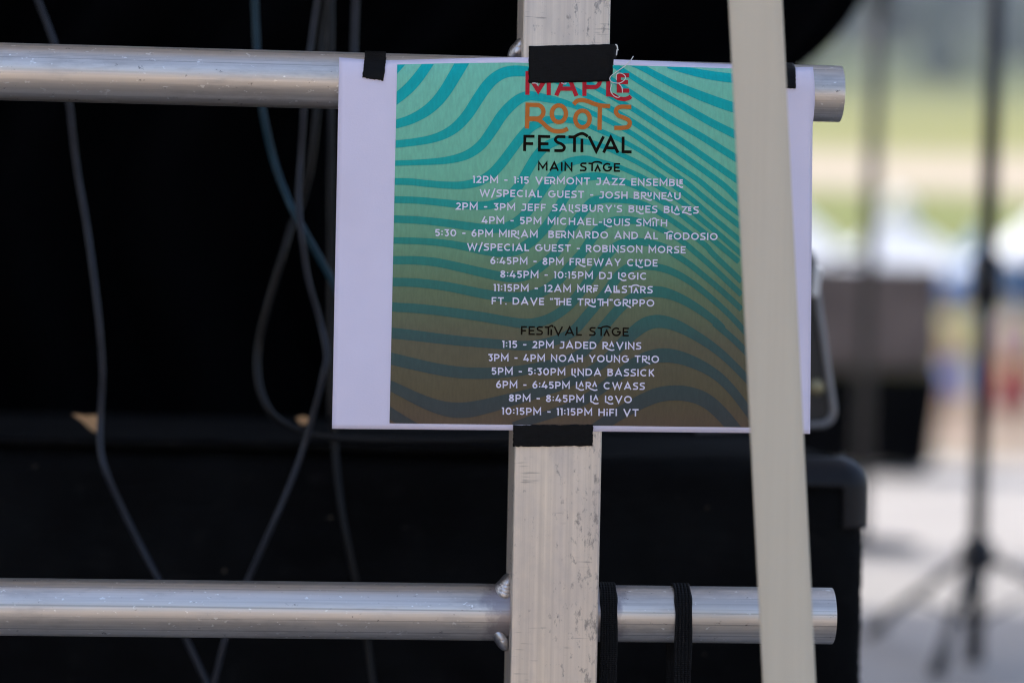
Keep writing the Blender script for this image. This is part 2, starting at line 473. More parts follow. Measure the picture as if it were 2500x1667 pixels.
# forest on the hill above the meadow, one far mass
fv = MB(); random.seed(3)
for k in range(620):
    x = random.uniform(-260, 330); y = random.uniform(292, 560)
    z0 = .163 * (y - 92) - 1; h = random.uniform(12, 21); r = random.uniform(3.2, 5.5)
    if random.random() < .45:
        fv.tube([(x, y, z0), (x, y, z0 + h * .18), (x, y, z0 + h * .2), (x + .2, y, z0 + h * .6), (x, y, z0 + h)], r, 7, True,
                [.3, .3, r * .8, r * .5, .05])
    else:
        fv.tube([(x, y, z0), (x, y, z0 + h * .3)], .35, 5)
        for q in range(3):
            fv.sphere((x + random.uniform(-1.6, 1.6), y + random.uniform(-1.5, 1.5), z0 + h * random.uniform(.45, .8)),
                      r * random.uniform(.6, .95), r * .8, r * random.uniform(.6, 1), 8, 6, .16)
fo = fv.build('forest', plain('dark_forest_foliage', (.020, .042, .026), .9, 0, .5, .35), origin=(0, 330, 30))
tag(fo, kind='stuff')

# ------------------------------------------------------------------ railing
gr = empty('guard_rail', (0, 0, 0), RM, 'scuffed bare aluminium guard rail with square post and two round tubes', 'railing')
zt = rail(1370, -900, 0).z
MB().box((0, 0, zt / 2), (2 * HALF, 2 * HALF, zt)).build('post', M_POST, gr, bevel=.0016)
MB().box((0, 0, .004), (.13, .13, .008)).build('base_plate', M_STEEL, gr, bevel=.001)
TR = .0168
def tube_line(l, r, name):
    a, b = rail(*l), rail(*r)
    d = (b - a).normalized()
    a2 = a - d * .75
    n = 48; pts = [a2 + (b - a2) * (i / 40) for i in range(41)]
    m = MB(); m.tube(pts, TR, n, False)
    # hollow open end: wall and inside
    bl = len(m.v) - n
    inner = []
    for k in range(n):
        p = m.v[bl + k]; m.v.append(b + (p - b) * .86); inner.append(len(m.v) - 1)
    deep = []
    for k in range(n):
        p = m.v[inner[k]]; m.v.append(p - d * .06); deep.append(len(m.v) - 1)
    for k in range(n):
        k2 = (k + 1) % n
        m.f.append((bl + k, bl + k2, inner[k2], inner[k])); m.f.append((inner[k], inner[k2], deep[k2], deep[k]))
    m.f.append(tuple(deep))
    o = m.build(name, M_TUBE, gr, smooth=True)
    fix(o, recalc=False); mo = o.modifiers.new('e', 'EDGE_SPLIT'); mo.split_angle = R(40)
    return a2, b, d
UA, UB_, UD = tube_line((0, 175), (2050, 230.2), 'rail_tube')
LA, LB_, LD = tube_line((0, 1480), (2030, 1502.8), 'rail_tube')
def bead(u, v_, steps):
    m = MB()
    for du, dv, rx, rz, rot in steps:
        p = rail(u + du, v_ + dv, -.004); p.x = min(p.x, -HALF - .0006)
        m.sphere(p, rx, .0105, rz, 26, 18, .012, Matrix.Rotation(rot, 3, 'Y'))
    m.build('weld_bead', M_WELD, gr, smooth=True)
bead(1226, 1447, [(4, 0, .0066, .0060, .5), (6, -9, .0062, .0058, .5), (8, -17, .0050, .0056, .5), (10, -26, .0038, .0056, .45)])
bead(1221, 1552, [(0, 0, .0046, .0092, -.62), (4, 9, .0042, .0070, -.5)])
bead(1262, 128, [(0, 0, .0050, .0072, .5), (4, -12, .0036, .0058, .4)])
bead(1256, 246, [(0, 0, .0050, .0072, -.5)])
# second post of the rail outside the frame
e = UA + UD * .03
MB().box((e.x, 0, zt / 2), (2 * HALF, 2 * HALF, zt)).build('post', M_POST, gr, bevel=.0016)

# ------------------------------------------------------------------ paper
def zc(x):        # centre height of the upper tube at rail x
    t = (x - UA.x) / (UB_.x - UA.x); return UA.z + (UB_.z - UA.z) * t
def paper_y(x, z):
    s = smooth01((abs(x) - .022) / .075)
    y = -HALF - .0006 + s * (HALF - TR - .0003)
    dz = z - zc(x)
    if dz > 0:
        q = min(dz / TR, .97)
        y += s * TR * (1 - math.sqrt(1 - q * q)) * .85
    low = smooth01((-dz - .03) / .17)
    if x > .02: y -= s * low * .006
    else: y -= s * low * .0035
    y += s * (.0007 * math.sin(z * 52 + x * 35) + .0006 * math.sin(x * 90 - z * 30))
    y -= s * .0011 * math.exp(-((x + .085 + .35 * (z - .40)) / .012) ** 2) * smooth01((-dz - .02) / .05)
    return y
def paper_pt(u, v, off=0.0):
    y = -HALF
    for _ in range(6):
        p = rail(u, v, y - off); y = paper_y(p.x, p.z)
    return rail(u, v, y - off)
TOP = [(828, 140.7), (889, 145.8), (943, 148), (1080, 144), (1180, 141.5), (1260, 140.7), (1380, 142), (1505, 146), (1638, 151), (1781, 157), (1943, 164.5), (1985, 164)]
BOT = [(810.5, 1046.5), (1254, 1050), (1448, 1053), (1820, 1056.5), (1978, 1059)]
po = empty('festival_poster', rail(1390, 1056, -HALF), RM, 'white letter sheet with a teal to brown festival schedule taped to the rail', 'poster')
PO = FRAME[po.name]
nu, nv = 96, 70
pv, pfc = [], []
for j in range(nv + 1):
    for i in range(nu + 1):
        s, t = i / nu, j / nv
        ut = 828 + (1985 - 828) * s; ub = 810.5 + (1978 - 810.5) * s
        vt = lerp_pts(TOP, ut); vb = lerp_pts(BOT, ub)
        u = ut + (ub - ut) * t; vv = vt + (vb - vt) * t
        if s > .995: u += 5 * math.sin(min(1, t / .16) * math.pi) * (1 if t < .16 else 0)
        pv.append(paper_pt(u, vv))
for j in range(nv):
    for i in range(nu):
        a = j * (nu + 1) + i
        pfc.append((a, a + nu + 1, a + nu + 2, a + 1))
sh = mesh('sheet', pv, pfc, M_PAPER, po, smooth=True)
sm = sh.modifiers.new('s', 'SOLIDIFY'); sm.thickness = .00012; sm.offset = -1
# printed panel
PT = [(969.7, 158), (1100, 155), (1250, 153.4), (1400, 157.5), (1550, 160.5), (1781, 167.6), (1845, 169.5)]
PBt = [(951, 1033), (1836, 1043)]
def panel_uv(s, t):
    ut = 969.7 + (1845 - 969.7) * s; ub = 951 + (1836 - 951) * s
    vt = lerp_pts(PT, ut); vb = lerp_pts(PBt, ub)
    return ut + (ub - ut) * t, vt + (vb - vt) * t
pv, pfc = [], []
nu, nv = 130, 110
for j in range(nv + 1):
    for i in range(nu + 1):
        pv.append(paper_pt(*panel_uv(i / nu, j / nv), .00022))
for j in range(nv):
    for i in range(nu):
        a = j * (nu + 1) + i; pfc.append((a, a + nu + 1, a + nu + 2, a + 1))
mesh('print_panel', pv, pfc, M_INKA, po, smooth=True)

# wave stripes, traced in photo tiles: tile -> (origin u, origin v, tile pixels per photo pixel)
TL = dict(A=(950, 150, 5.2267), B=(1250, 150, 5.2267), C=(1550, 150, 5.2267), D=(950, 450, 5.2267), E=(1250, 450, 5.2267), F=(1550, 450, 5.2267),
          G=(950, 750, 5.2267), H=(1250, 750, 5.2267), I=(1550, 750, 5.2267), J=(1270, 180, 7.84), K=(1400, 280, 7.84), L=(1600, 430, 7.84),
          M=(1600, 610, 7.129), N=(1400, 430, 7.84), O=(1400, 610, 7.84))
def tp(k, x, y):
    a, b, c = TL[k]; return a + x / c, b + y / c
STR = [
 "A 10 200 90;A 71 128 90;A 178 10 90;A 260 -90 90",
 "A 20 525 140;A 90 478 135;A 170 420 135;A 280 320 140;A 370 215 140;A 450 100 132;A 510 20 125;A 545 -40 120",
 "A 30 812 112;A 90 802 112;A 280 752 118;A 470 650 135;A 620 515 148;A 725 375 155;A 820 210 160;A 910 60 165;A 970 -50 165",
 "A 20 1062 95;A 90 1058 95;A 300 1035 95;A 520 1005 100;A 700 945 115;A 860 850 130;A 1010 690 140;A 1140 460 145;A 1250 300 145;A 1370 185 140;A 1500 128 140;B 60 122 140;B 300 130 130;J 600 100 100;J 880 220 110;J 1140 355 105;J 1330 450 100;J 1750 680 105;J 1950 800 105;J 2195 949 108;C 120 870 72;C 300 1000 68;C 480 1100 70;C 760 1310 72;C 1000 1480 75;L 1303 165 110;L 1400 260 112;L 1490 350 115;L 1620 480 115",
 "A 10 1305 68;A 70 1300 68;A 400 1290 70;A 750 1275 90;A 1000 1210 115;A 1180 1090 125;A 1320 880 135;A 1430 680 135;A 1568 555 135;B 100 455 125;B 250 432 120;J 250 440 170;J 500 470 150;J 760 530 125;J 1000 600 100;J 1250 700 95;J 1450 790 95;J 1700 905 95;J 1950 1040 95;J 2195 1175 95;C 150 1055 66;C 300 1155 66;C 600 1380 68;L 730 5 100;L 900 135 100;L 1050 270 100;L 1200 400 102;L 1400 560 105;L 1560 685 105;L 1700 790 105",
 "A 0 1535 85;A 70 1535 85;A 300 1530 90;D 450 -5 85;D 750 15 90;D 950 20 95;A 1150 1550 120;A 1320 1440 125;A 1430 1310 125;A 1568 1130 125;B 100 980 120;B 230 840 125;J 250 1010 160;J 480 880 150;J 740 855 140;J 950 895 110;J 1200 940 95;J 1400 1035 95;K 340 235 90;K 560 335 90;K 740 405 88;K 900 485 88;K 1100 590 88;K 1300 705 88;K 1500 830 90;L 100 -200 95;L 400 -15 98;L 568 112 98;L 700 215 100;L 850 350 100;L 1000 470 100;L 1200 635 100;L 1400 790 102;L 1560 915 105;L 1700 1020 105",
 "D 0 197 88;D 70 197 88;D 400 200 88;D 700 240 92;D 950 265 98;D 1200 285 105;D 1400 255 110;D 1520 170 118;E 60 70 122;B 120 1530 122;B 210 1380 122;B 300 1210 122;B 420 1080 120;B 560 1010 110;B 750 990 100;K 200 530 105;K 350 530 100;K 530 590 95;K 700 668 92;K 850 740 90;K 1050 828 90;K 1200 902 90;K 1400 1010 92;L 130 30 95;L 283 125 96;L 430 245 96;L 620 388 98;L 800 530 98;L 950 670 98;L 1100 800 100;L 1300 965 100;L 1450 1090 102;L 1600 1215 102;L 1750 1340 102",
 "D 0 445 95;D 70 445 95;D 400 455 95;D 700 490 98;D 1000 535 105;D 1250 572 110;D 1450 575 112;E 40 500 120;E 185 390 122;E 290 215 122;E 400 50 120;B 500 1480 120;B 600 1360 120;B 720 1280 110;B 850 1255 100;B 983 1248 95;K 300 850 100;K 560 910 95;K 750 960 92;K 900 1010 90;K 1100 1100 92;N 1300 10 95;N 1476 112 95;N 1668 230 96;L 300 360 98;L 500 490 98;L 650 615 98;L 780 745 100;L 950 890 100;L 1150 1055 100;L 1400 1270 102;L 1600 1450 102;L 1750 1580 102",
 "D 0 718 82;D 70 718 82;D 400 722 84;D 700 745 90;D 950 790 98;D 1200 850 110;D 1450 885 118;E 80 860 125;E 240 740 125;E 350 640 122;E 440 545 120;E 540 390 120;E 640 215 122;E 740 70 120;N 0 90 190;N 150 30 170;N 350 5 150;N 500 0 140;N 700 25 125;N 900 85 110;N 1080 150 105;N 1250 220 105;N 1400 300 105;N 1560 420 102;N 1725 505 100;L 320 590 100;L 450 690 100;L 560 795 102;L 700 900 102;L 850 1015 102;L 1000 1130 102;L 1160 1270 102;L 1400 1470 104;L 1600 1640 104",
 "D 0 970 105;D 70 970 105;D 350 965 108;D 600 990 110;D 800 1035 112;D 1100 1105 115;D 1400 1175 120;E 30 1205 125;E 200 1170 125;E 330 1080 122;E 450 980 120;E 560 890 118;E 665 720 120;E 750 560 120;E 875 390 122;E 980 270 122;N 350 480 170;N 500 440 160;N 700 440 130;N 960 465 115;N 1150 480 110;N 1300 520 108;N 1450 580 106;N 1600 680 102;N 1725 750 100;L 300 840 100;L 500 980 102;L 650 1090 102;L 850 1240 104;L 1050 1390 106;M 930 15 96;M 1100 160 96;M 1250 310 96;M 1400 450 96;M 1500 550 96",
 "D 0 1248 110;D 60 1248 110;D 350 1248 112;D 700 1295 115;D 900 1335 118;D 1200 1400 122;D 1450 1440 125;E 120 1445 128;E 300 1410 128;E 450 1345 125;E 600 1235 122;E 715 1070 120;E 800 980 120;E 895 890 120;E 995 720 120;E 1110 560 122;N 560 960 175;N 700 870 165;N 850 840 160;N 1000 840 150;N 1200 850 130;N 1350 885 115;N 1500 935 110;N 1650 1010 106;L 250 1090 104;L 420 1185 104;L 560 1280 106;M 680 30 98;M 850 175 98;M 1000 305 98;M 1200 500 98;M 1350 635 98;M 1500 780 98",
 "D 0 1552 118;G 40 5 118;G 300 5 118;G 600 40 118;G 900 82 120;G 1200 120 122;H -40 185 122;H 130 215 122;H 300 205 125;H 450 165 125;H 580 90 125;O -157 1129 185;O 0 975 185;O 100 845 185;O 280 620 180;O 440 345 180;O 560 200 175;O 680 80 170;N 800 1320 165;N 1000 1255 150;N 1250 1245 145;N 1500 1285 135;N 1725 1340 125;L 300 1420 115;M 300 75 108;M 480 160 105;M 640 280 102;M 850 462 100;M 1080 640 100;M 1300 845 100;M 1500 1035 100",
 "G -20 325 140;G 40 330 140;G 300 355 138;G 600 398 130;G 900 430 125;G 1200 455 122;H 0 485 120;H 200 498 120;H 400 470 122;H 600 415 122;H 750 340 125;O 60 1500 195;O 250 1265 195;O 400 1095 190;O 550 915 190;O 680 750 190;O 780 600 190;O 900 440 185;O 1050 330 170;O 1250 290 150;O 1568 319 140;M 200 335 130;M 400 425 120;M 600 545 112;M 800 690 106;M 1000 865 104;M 1200 1035 102;M 1400 1240 100;M 1540 1400 100;M 1650 1530 100",
 "G -20 645 155;G 30 655 155;G 300 722 150;G 600 790 145;G 900 840 150;G 1200 850 145;H 0 825 135;H 200 795 130;H 500 735 125;H 750 670 122;H 900 590 122;H 1010 480 125;H 1100 370 128;O 500 1560 195;O 650 1390 195;O 760 1250 195;O 900 1095 190;O 1050 960 180;O 1220 850 175;O 1400 795 185;M 0 725 205;M 150 735 190;M 350 800 165;M 600 925 150;M 850 1090 140;M 1100 1285 125;M 1300 1480 118;I 900 110 85;I 1100 270 85;I 1300 440 82;I 1410 560 80;I 1500 660 80",
 "G -20 985 130;G 20 1000 130;G 200 1090 140;G 400 1190 155;G 600 1270 175;G 800 1320 195;G 1000 1315 200;G 1200 1275 190;H 0 1175 165;H 300 1095 145;H 600 1005 130;H 800 930 125;H 1000 820 125;H 1150 720 125;H 1260 620 130;H 1380 480 140;I 0 305 170;I 100 230 175;I 200 185 172;I 330 172 168;I 500 210 150;I 700 315 130;I 900 435 115;I 1100 580 105;I 1250 725 98;I 1390 870 92;I 1500 990 92",
 "G -40 1310 140;G 20 1355 140;G 150 1440 140;G 330 1540 140;G 420 1590 140",
 "H 20 1520 110;H 180 1450 115;H 580 1345 120;H 850 1230 125;H 1040 1115 125;H 1280 930 130;H 1450 800 145;I 0 715 160;I 150 645 175;I 300 610 180;I 440 612 182;I 600 640 165;I 800 720 145;I 950 800 132;I 1100 905 122;I 1250 1055 115;I 1420 1290 110;I 1520 1430 110",
 "H 1000 1600 150;H 1160 1490 160;H 1380 1340 170;I 0 1255 175;I 100 1190 180;I 300 1100 190;I 550 1075 195;I 800 1125 190;I 950 1205 185;I 1100 1345 175;I 1230 1500 170;I 1330 1630 170",
 "C 420 60 60;C 600 105 80;C 800 150 105;C 1000 190 115;C 1240 218 118;C 1450 235 118",
 "C -60 20 75;C 75 60 78;C 300 200 85;C 500 300 95;C 700 385 110;C 900 465 122;C 1100 540 128;C 1240 585 130;C 1500 660 130",
 "B 1300 50 70;B 1430 130 70;C 0 222 70;C 200 345 72;C 400 455 78;C 600 565 85;C 800 685 92;C 1000 800 98;C 1240 915 102;C 1500 1040 102",
 "J 1300 200 100;J 1480 290 100;J 1640 370 100;J 1850 500 100;J 2195 695 105;C 0 620 74;C 200 735 76;C 400 850 78;C 600 965 78;C 800 1070 78;C 1000 1180 80;C 1240 1330 84;C 1500 1490 84",
]
# the two stripes read at C's left edge between these (c3 and c4)
STR[-1] = "J 1000 -60 90;J 1300 190 95;J 1480 285 100;J 1640 370 100;J 1850 500 100;J 2020 600 100;J 2195 695 100;C 150 720 72;C 350 855 74;C 560 990 76;C 760 1130 78;C 1000 1300 80;C 1240 1470 84;C 1500 1650 84"
STR.append("J 1520 -40 90;J 1750 112 90;J 1980 262 92;J 2195 410 95;C 160 540 72;C 330 655 76;C 500 765 80;C 660 850 84;C 820 940 86;C 1000 1055 88;C 1240 1205 90;C 1500 1370 90")
def clip_poly(poly, quad):
    def inside(p, a, b): return (b[0] - a[0]) * (p[1] - a[1]) - (b[1] - a[1]) * (p[0] - a[0]) >= 0
    def isect(p, q, a, b):
        d1 = (q[0] - p[0], q[1] - p[1]); d2 = (b[0] - a[0], b[1] - a[1])
        den = d1[0] * d2[1] - d1[1] * d2[0]
        if abs(den) < 1e-12: return p
        t = ((a[0] - p[0]) * d2[1] - (a[1] - p[1]) * d2[0]) / den
        return (p[0] + d1[0] * t, p[1] + d1[1] * t)
    out = poly
    for a, b in zip(quad, quad[1:] + quad[:1]):
        src, out = out, []
        for i, q in enumerate(src):
            p = src[i - 1]
            if inside(q, a, b):
                if not inside(p, a, b): out.append(isect(p, q, a, b))
                out.append(q)
            elif inside(p, a, b): out.append(isect(p, q, a, b))
        if not out: return []
    return out
QUAD = [(969.9, 158.6), (1250, 153.6), (1845, 169.4), (1836, 1042.6), (951.3, 1032.8)]
wv_, wf_ = [], []
for k, s in enumerate(STR):
    P = []
    for q in s.split(';'):
        a = q.split(); u, v_ = tp(a[0], float(a[1]), float(a[2])); P.append((u, v_, float(a[3]) / TL[a[0]][2]))
    # lightly relax the traced points, then run a smooth curve through them
    Pm = [P[0]] + [tuple(.22 * a + .56 * b + .22 * c for a, b, c in zip(P[i - 1], P[i], P[i + 1])) for i in range(1, len(P) - 1)] + [P[-1]]
    C = catmull(Pm, 6)
    L_, R_ = [], []
    for i, c in enumerate(C):
        a = C[max(0, i - 1)]; b = C[min(len(C) - 1, i + 1)]
        t = Vector((b[0] - a[0], b[1] - a[1])).normalized(); n = Vector((-t.y, t.x))
        L_.append((c[0] + n.x * c[2] / 2, c[1] + n.y * c[2] / 2)); R_.append((c[0] - n.x * c[2] / 2, c[1] - n.y * c[2] / 2))
    for i in range(len(C) - 1):
      for q in range(5):
        f0, f1 = q / 5, (q + 1) / 5
        lp = lambda a, b, f: (a[0] + (b[0] - a[0]) * f, a[1] + (b[1] - a[1]) * f)
        poly = [lp(L_[i], R_[i], f0), lp(L_[i + 1], R_[i + 1], f0), lp(L_[i + 1], R_[i + 1], f1), lp(L_[i], R_[i], f1)]
        ar = sum(poly[j - 1][0] * poly[j][1] - poly[j][0] * poly[j - 1][1] for j in range(4))
        if ar < 0: poly = poly[::-1]
        poly = clip_poly(poly, QUAD)
        if len(poly) < 3: continue
        b = len(wv_)
        wv_ += [paper_pt(x, y, .00036 + .00002 * (k % 3)) for x, y in poly]
        wf_.append(tuple(range(b, b + len(poly))))
mesh('wave_pattern', wv_, wf_, M_INKB, po)

# ------------------------------------------------------------------ lettering: a single-line face drawn with broad strokes
def arc(cx, cy, rx, ry, a0, a1, n=14):
    return [(cx + rx * math.cos(R(a0 + (a1 - a0) * i / n)), cy + ry * math.sin(R(a0 + (a1 - a0) * i / n))) for i in range(n + 1)]
SW = .19
def glyph(ch, w=SW):
    h = w / 2; T = 1 - h
    def box(W): return W
    if ch == ' ': return [], .42
    if ch == 'A': W = 1.02; return [[(h * .9, 0), (W / 2, 1 - h * .4), (W - h * .9, 0)], [(.24, .29), (W - .24, .29)]], W
    if ch == 'a': W = 1.02; return [[(h * .9, 0), (W / 2, 1 - h * .4), (W - h * .9, 0)]], W      # barless A
    if ch == 'B': W = .76; return [[(h, 0), (h, 1)], [(h, T)] + arc(W - h - .25, .765, .21, T - .765, 90, -90) + [(h, .53)], [(h, .53)] + arc(W - h - .24, .53 / 2 + h / 2, .24, (.53 - h) / 2, 90, -90) + [(h, h)]], W
    if ch == 'C': W = .94; return [arc(.5, .5, .5 - h, .5 - h, 48, 312, 24)], W
    if ch == 'D': W = .88; return [[(h, h), (h, T)] + arc(W - .5, .5, .5 - h, .5 - h, 90, -90, 20) + [(h, h)]], W
    if ch == 'E': W = .66; return [[(h, 0), (h, 1)], [(h, T), (W, T)], [(h, .5), (W - .06, .5)], [(h, h), (W, h)]], W
    if ch == 'F': W = .63; return [[(h, 0), (h, 1)], [(h, T), (W, T)], [(h, .48), (W - .07, .48)]], W
    if ch == 'G': W = .98; return [arc(.5, .5, .5 - h, .5 - h, 48, 340, 26) + [(W - h, .5), (.56, .5)]], W
    if ch == 'H': W = .84; return [[(h, 0), (h, 1)], [(W - h, 0), (W - h, 1)], [(h, .5), (W - h, .5)]], W
    if ch == 'I': return [[(h, 0), (h, 1)]], w
    if ch == 'J': W = .60; return [[(.12, T), (W - h, T), (W - h, .30)] + arc(W - h - .21, .29, .21, .29 - h, 0, -90, 8) + [(0, h)]], W
    if ch == 'K': W = .76; return [[(h, 0), (h, 1)], [(W - h, 1), (h, .42)], [(.27, .56), (W - h * .8, 0)]], W
    if ch == 'L': W = .62; return [[(h, 1), (h, h), (W, h)]], W
    if ch == 'M': W = 1.02; return [[(h, 0), (h, .97), (W / 2, .30), (W - h, .97), (W - h, 0)]], W
    if ch == 'N': W = .86; return [[(h, 0), (h, .95), (W - h, .05), (W - h, 1)]], W
    if ch == 'O': W = 1.02; return [arc(W / 2, .5, W / 2 - h, .5 - h, 0, 360, 28)], W
    if ch == 'P': W = .74; return [[(h, 0), (h, T)] + arc(W - h - .25, .66, .25, T - .66, 90, -90) + [(h, .66 * 2 - T)]], W
    if ch == 'R': W = .76; return [[(h, 0), (h, T)] + arc(W - h - .26, .68, .24, T - .68, 90, -90) + [(h, .68 * 2 - T)], [(.36, .42), (W - h * .7, 0)]], W
    if ch == 'S': W = .70; return [[tuple(p) for p in catmull([(W - .03, T), (.48, T), (.24, T - .01), (h + .01, .76), (.16, .60), (.36, .51), (.56, .42), (W - h, .25), (.50, h + .01), (.24, h), (0, h)], 5)]], W
    if ch == 'T': W = .78; return [[(0, T), (W, T)], [(W / 2, 0), (W / 2, T)]], W
    if ch == 'U': W = .84; return [[(h, 1), (h, .40)] + arc(W / 2, .40, W / 2 - h, .40 - h, 180, 360, 14) + [(W - h, 1)]], W
    if ch == 'V': W = 1.0; return [[(h * .9, 1), (W / 2, h * .5), (W - h * .9, 1)]], W
    if ch == 'W': W = 1.36; return [[(h * .8, 1), (W * .28, .06), (W / 2, .90), (W * .72, .06), (W - h * .8, 1)]], W
    if ch == 'Y': W = .92; return [[(h * .9, 1), (W / 2, .42), (W - h * .9, 1)], [(W / 2, .42), (W / 2, 0)]], W
    if ch == 'Z': W = .76; return [[(0.02, T), (W - .1, T), (.10, h), (W, h)]], W
    if ch == 'i': return [[(h, 0), (h, .62)], [(h, .80), (h, .97)]], w
    if ch == '1': W = .29; return [[(0, T), (W - h, T), (W - h, 0)]], W
    if ch == '2': W = .64; return [arc(.32, .69, .32 - h, .31 - h, 160, 0, 10) + [(W - h - .03, .56), (.10, h), (W, h)]], W
    if ch == '3': W = .62; return [[(.04, T), (W - .1, T), (.30, .60)], [(.24, .60), (.33, .60)] + arc(.33, .34, .29 - h, .26, 80, -150, 14)], W
    if ch == '4': W = .76; return [[(.40, 1), (.08, .27), (W, .27)], [(.54, .55), (.54, 0)]], W
    if ch == '5': W = .64; return [[(W - .06, T), (.14, T), (.11, .58), (.30, .60)] + arc(.31, .335, .33 - h, .335 - h, 80, -150, 14)], W
    if ch == '6': W = .68; return [arc(W / 2, .34, W / 2 - h, .34 - h, 0, 360, 18), [(.50, 1)] + [(.28, .82), (h + .01, .52), (h, .36)]], W
    if ch == '8': W = .68; return [arc(W / 2, .285, W / 2 - h, .285 - h, 0, 360, 18), arc(W / 2, .755, W / 2 - h - .035, .245 - h, 0, 360, 16)], W
    if ch == '0': W = .78; return [arc(W / 2, .5, W / 2 - h, .5 - h, 0, 360, 26)], W
    if ch == ':': return [[(h, .18), (h, .36)], [(h, .60), (h, .78)]], w
    if ch == '.': return [[(h, 0), (h, .18)]], w
    if ch == '-': return [[(0, .46), (.42, .46)]], .42
    if ch == '/': return [[(.02, -.16), (.46, 1.16)]], .48
    if ch == "'": return [[(h, .72), (h * 1.3, 1)]], w
    if ch == '<': return [[(.05, .98), (.09, .72)], [(.27, .98), (.31, .72)]], .34
    if ch == '>': return [[(.09, .98), (.04, .72)], [(.31, .98), (.26, .72)]], .34
    raise KeyError(ch)
def place(strokes, dx, dy, s): return [[(x * s + dx, y * s + dy) for x, y in st] for st in strokes]
GAP = .175
def ligature(tok, w=SW):
    h = w / 2
    a, b = tok[0], tok[1]
    if tok == 'TH':
        g, W = glyph('T', w); H = [[(.70, 0), (.70, .70)], [(1.34, 0), (1.34, 1)], [(.70, .5), (1.34, .5)]]
        return g + H, 1.42
    if tok == 'ER':
        g = [[(h, 0), (h, 1)], [(h, .5), (.55, .5)], [(h, h), (.62, h)]]
        r = [[(.80, 0), (.80, .68)], [(.80, .36), (1.05, .36), (1.34, 0)], [(h, 1 - h)] + [(1.05, 1 - h)] + arc(1.05, .64, .24, .28, 90, -90, 10) + [(.80, .36)]]
        return g + r, 1.40
    if tok == 'LL':
        return [[(h, 1), (h, h), (.86, h)], [(.38, 1), (.38, .32), (.80, .32)]], .88
    if tok == 'RF':
        g, W = glyph('R', w)
        return g + [[(.94, 0), (.94, .66)], [(.94, .58), (1.46, .58)], [(.94, .30), (1.38, .30)], [(.94, .94), (1.52, .94)]], 1.52
    if a in 'LREZ':                     # tail sweeping under a small raised letter
        sm, sw_ = glyph({'A': 'a'}.get(b, b), w / .66 * .88)
        sc = .64
        if a == 'L': base = [[(h, 1), (h, h)]]; x0 = .37; tail0 = [(h, h), (.32, h)]
        elif a == 'R': base = glyph('R', w)[0][:1]; x0 = .84; tail0 = [(.34, .42), (.54, .14)]
        elif a == 'E': base = glyph('E', w)[0][:3]; x0 = .74; tail0 = [(h, h), (.55, h)]
        else: base = [[(0.02, 1 - h), (.66, 1 - h), (.10, h)]]; x0 = .80; tail0 = [(.10, h), (.55, h)]
        W = x0 + sw_ * sc + .08
        if a == 'R': W = max(W, 1.0)
        tail = [tuple(p) for p in catmull(tail0 + [(x0 + .12, -.07), ((x0 + W) / 2 + .06, -.13), (W - .02, -.05)], 5)]
        return base + [tail] + place(sm, x0 + .02, .33, sc), W
    if a == 'T':                        # roof over a small letter
        sm, sw_ = glyph({'A': 'a'}.get(b, b), w / .70 * .88)
        sc = .68; x0 = .60
        W = x0 + sw_ * sc
        roof_ = [tuple(p) for p in catmull([(0, 1 - h), (.36, 1 - h), (.62, 1.06), ((x0 + W) / 2 + .12, 1.10), (W + .12, .93)], 5)]
        return [roof_, [(.39, 0), (.39, 1 - h)]] + place(sm, x0 + .02, 0, sc), W + .02
    if tok == 'IT':
        roof_ = [tuple(p) for p in catmull([(-.10, .93), (.10, 1.10), (.32, 1.10), (.56, 1 - h), (.86, 1 - h)], 5)]
        return [roof_, [(.10, 0), (.10, .68)], [(.50, 0), (.50, 1 - h)]], .86
    raise KeyError(tok)
def layout(txt, w=SW):
    """'[LE]' marks a ligature"""
    out, x, i = [], 0., 0
    while i < len(txt):
        if txt[i] == '[':
            g, W = ligature(txt[i + 1:i + 3], w); i += 4
        else:
            g, W = glyph(txt[i], w); i += 1
        out += place(g, x, 0, 1); x += W + GAP
    return out, x - GAP
def strip(pts, w, closed=False):
    n = len(pts); q = [Vector((p[0], p[1])) for p in pts]
    Lq, Rq = [], []
    for i in range(n):
        if closed or 0 < i < n - 1:
            a = q[i - 1] if i > 0 else q[-2]; b = q[i + 1] if i < n - 1 else q[1]
            t1 = (q[i] - a); t2 = (b - q[i])
            t1 = t1.normalized() if t1.length > 1e-9 else t2.normalized(); t2 = t2.normalized() if t2.length > 1e-9 else t1
            m = (Vector((-t1.y, t1.x)) + Vector((-t2.y, t2.x)))
            m = m.normalized() if m.length > 1e-6 else Vector((-t1.y, t1.x))
            k = 1 / max(.42, m.dot(Vector((-t1.y, t1.x))))
        else:
            t1 = (q[1] - q[0]) if i == 0 else (q[-1] - q[-2]); t1.normalize(); m = Vector((-t1.y, t1.x)); k = 1
        Lq.append(q[i] + m * (w / 2 * k)); Rq.append(q[i] - m * (w / 2 * k))
    return Lq, Rq
LET = {}
def ink(key, polylines_px, w_px):
    V, Fc = LET.setdefault(key, ([], []))
    for k, pl in enumerate(polylines_px):
        closed = len(pl) > 6 and (Vector(pl[0]) - Vector(pl[-1])).length < 1e-4
        Lq, Rq = strip(pl, w_px, closed)
        off = .00048 + .00003 * (k % 5)
        b = len(V)
        for a, c in zip(Lq, Rq): V.append(paper_pt(a.x, a.y, off)); V.append(paper_pt(c.x, c.y, off))
        for i in range(len(pl) - 1): Fc.append((b + 2 * i, b + 2 * i + 1, b + 2 * i + 3, b + 2 * i + 2))
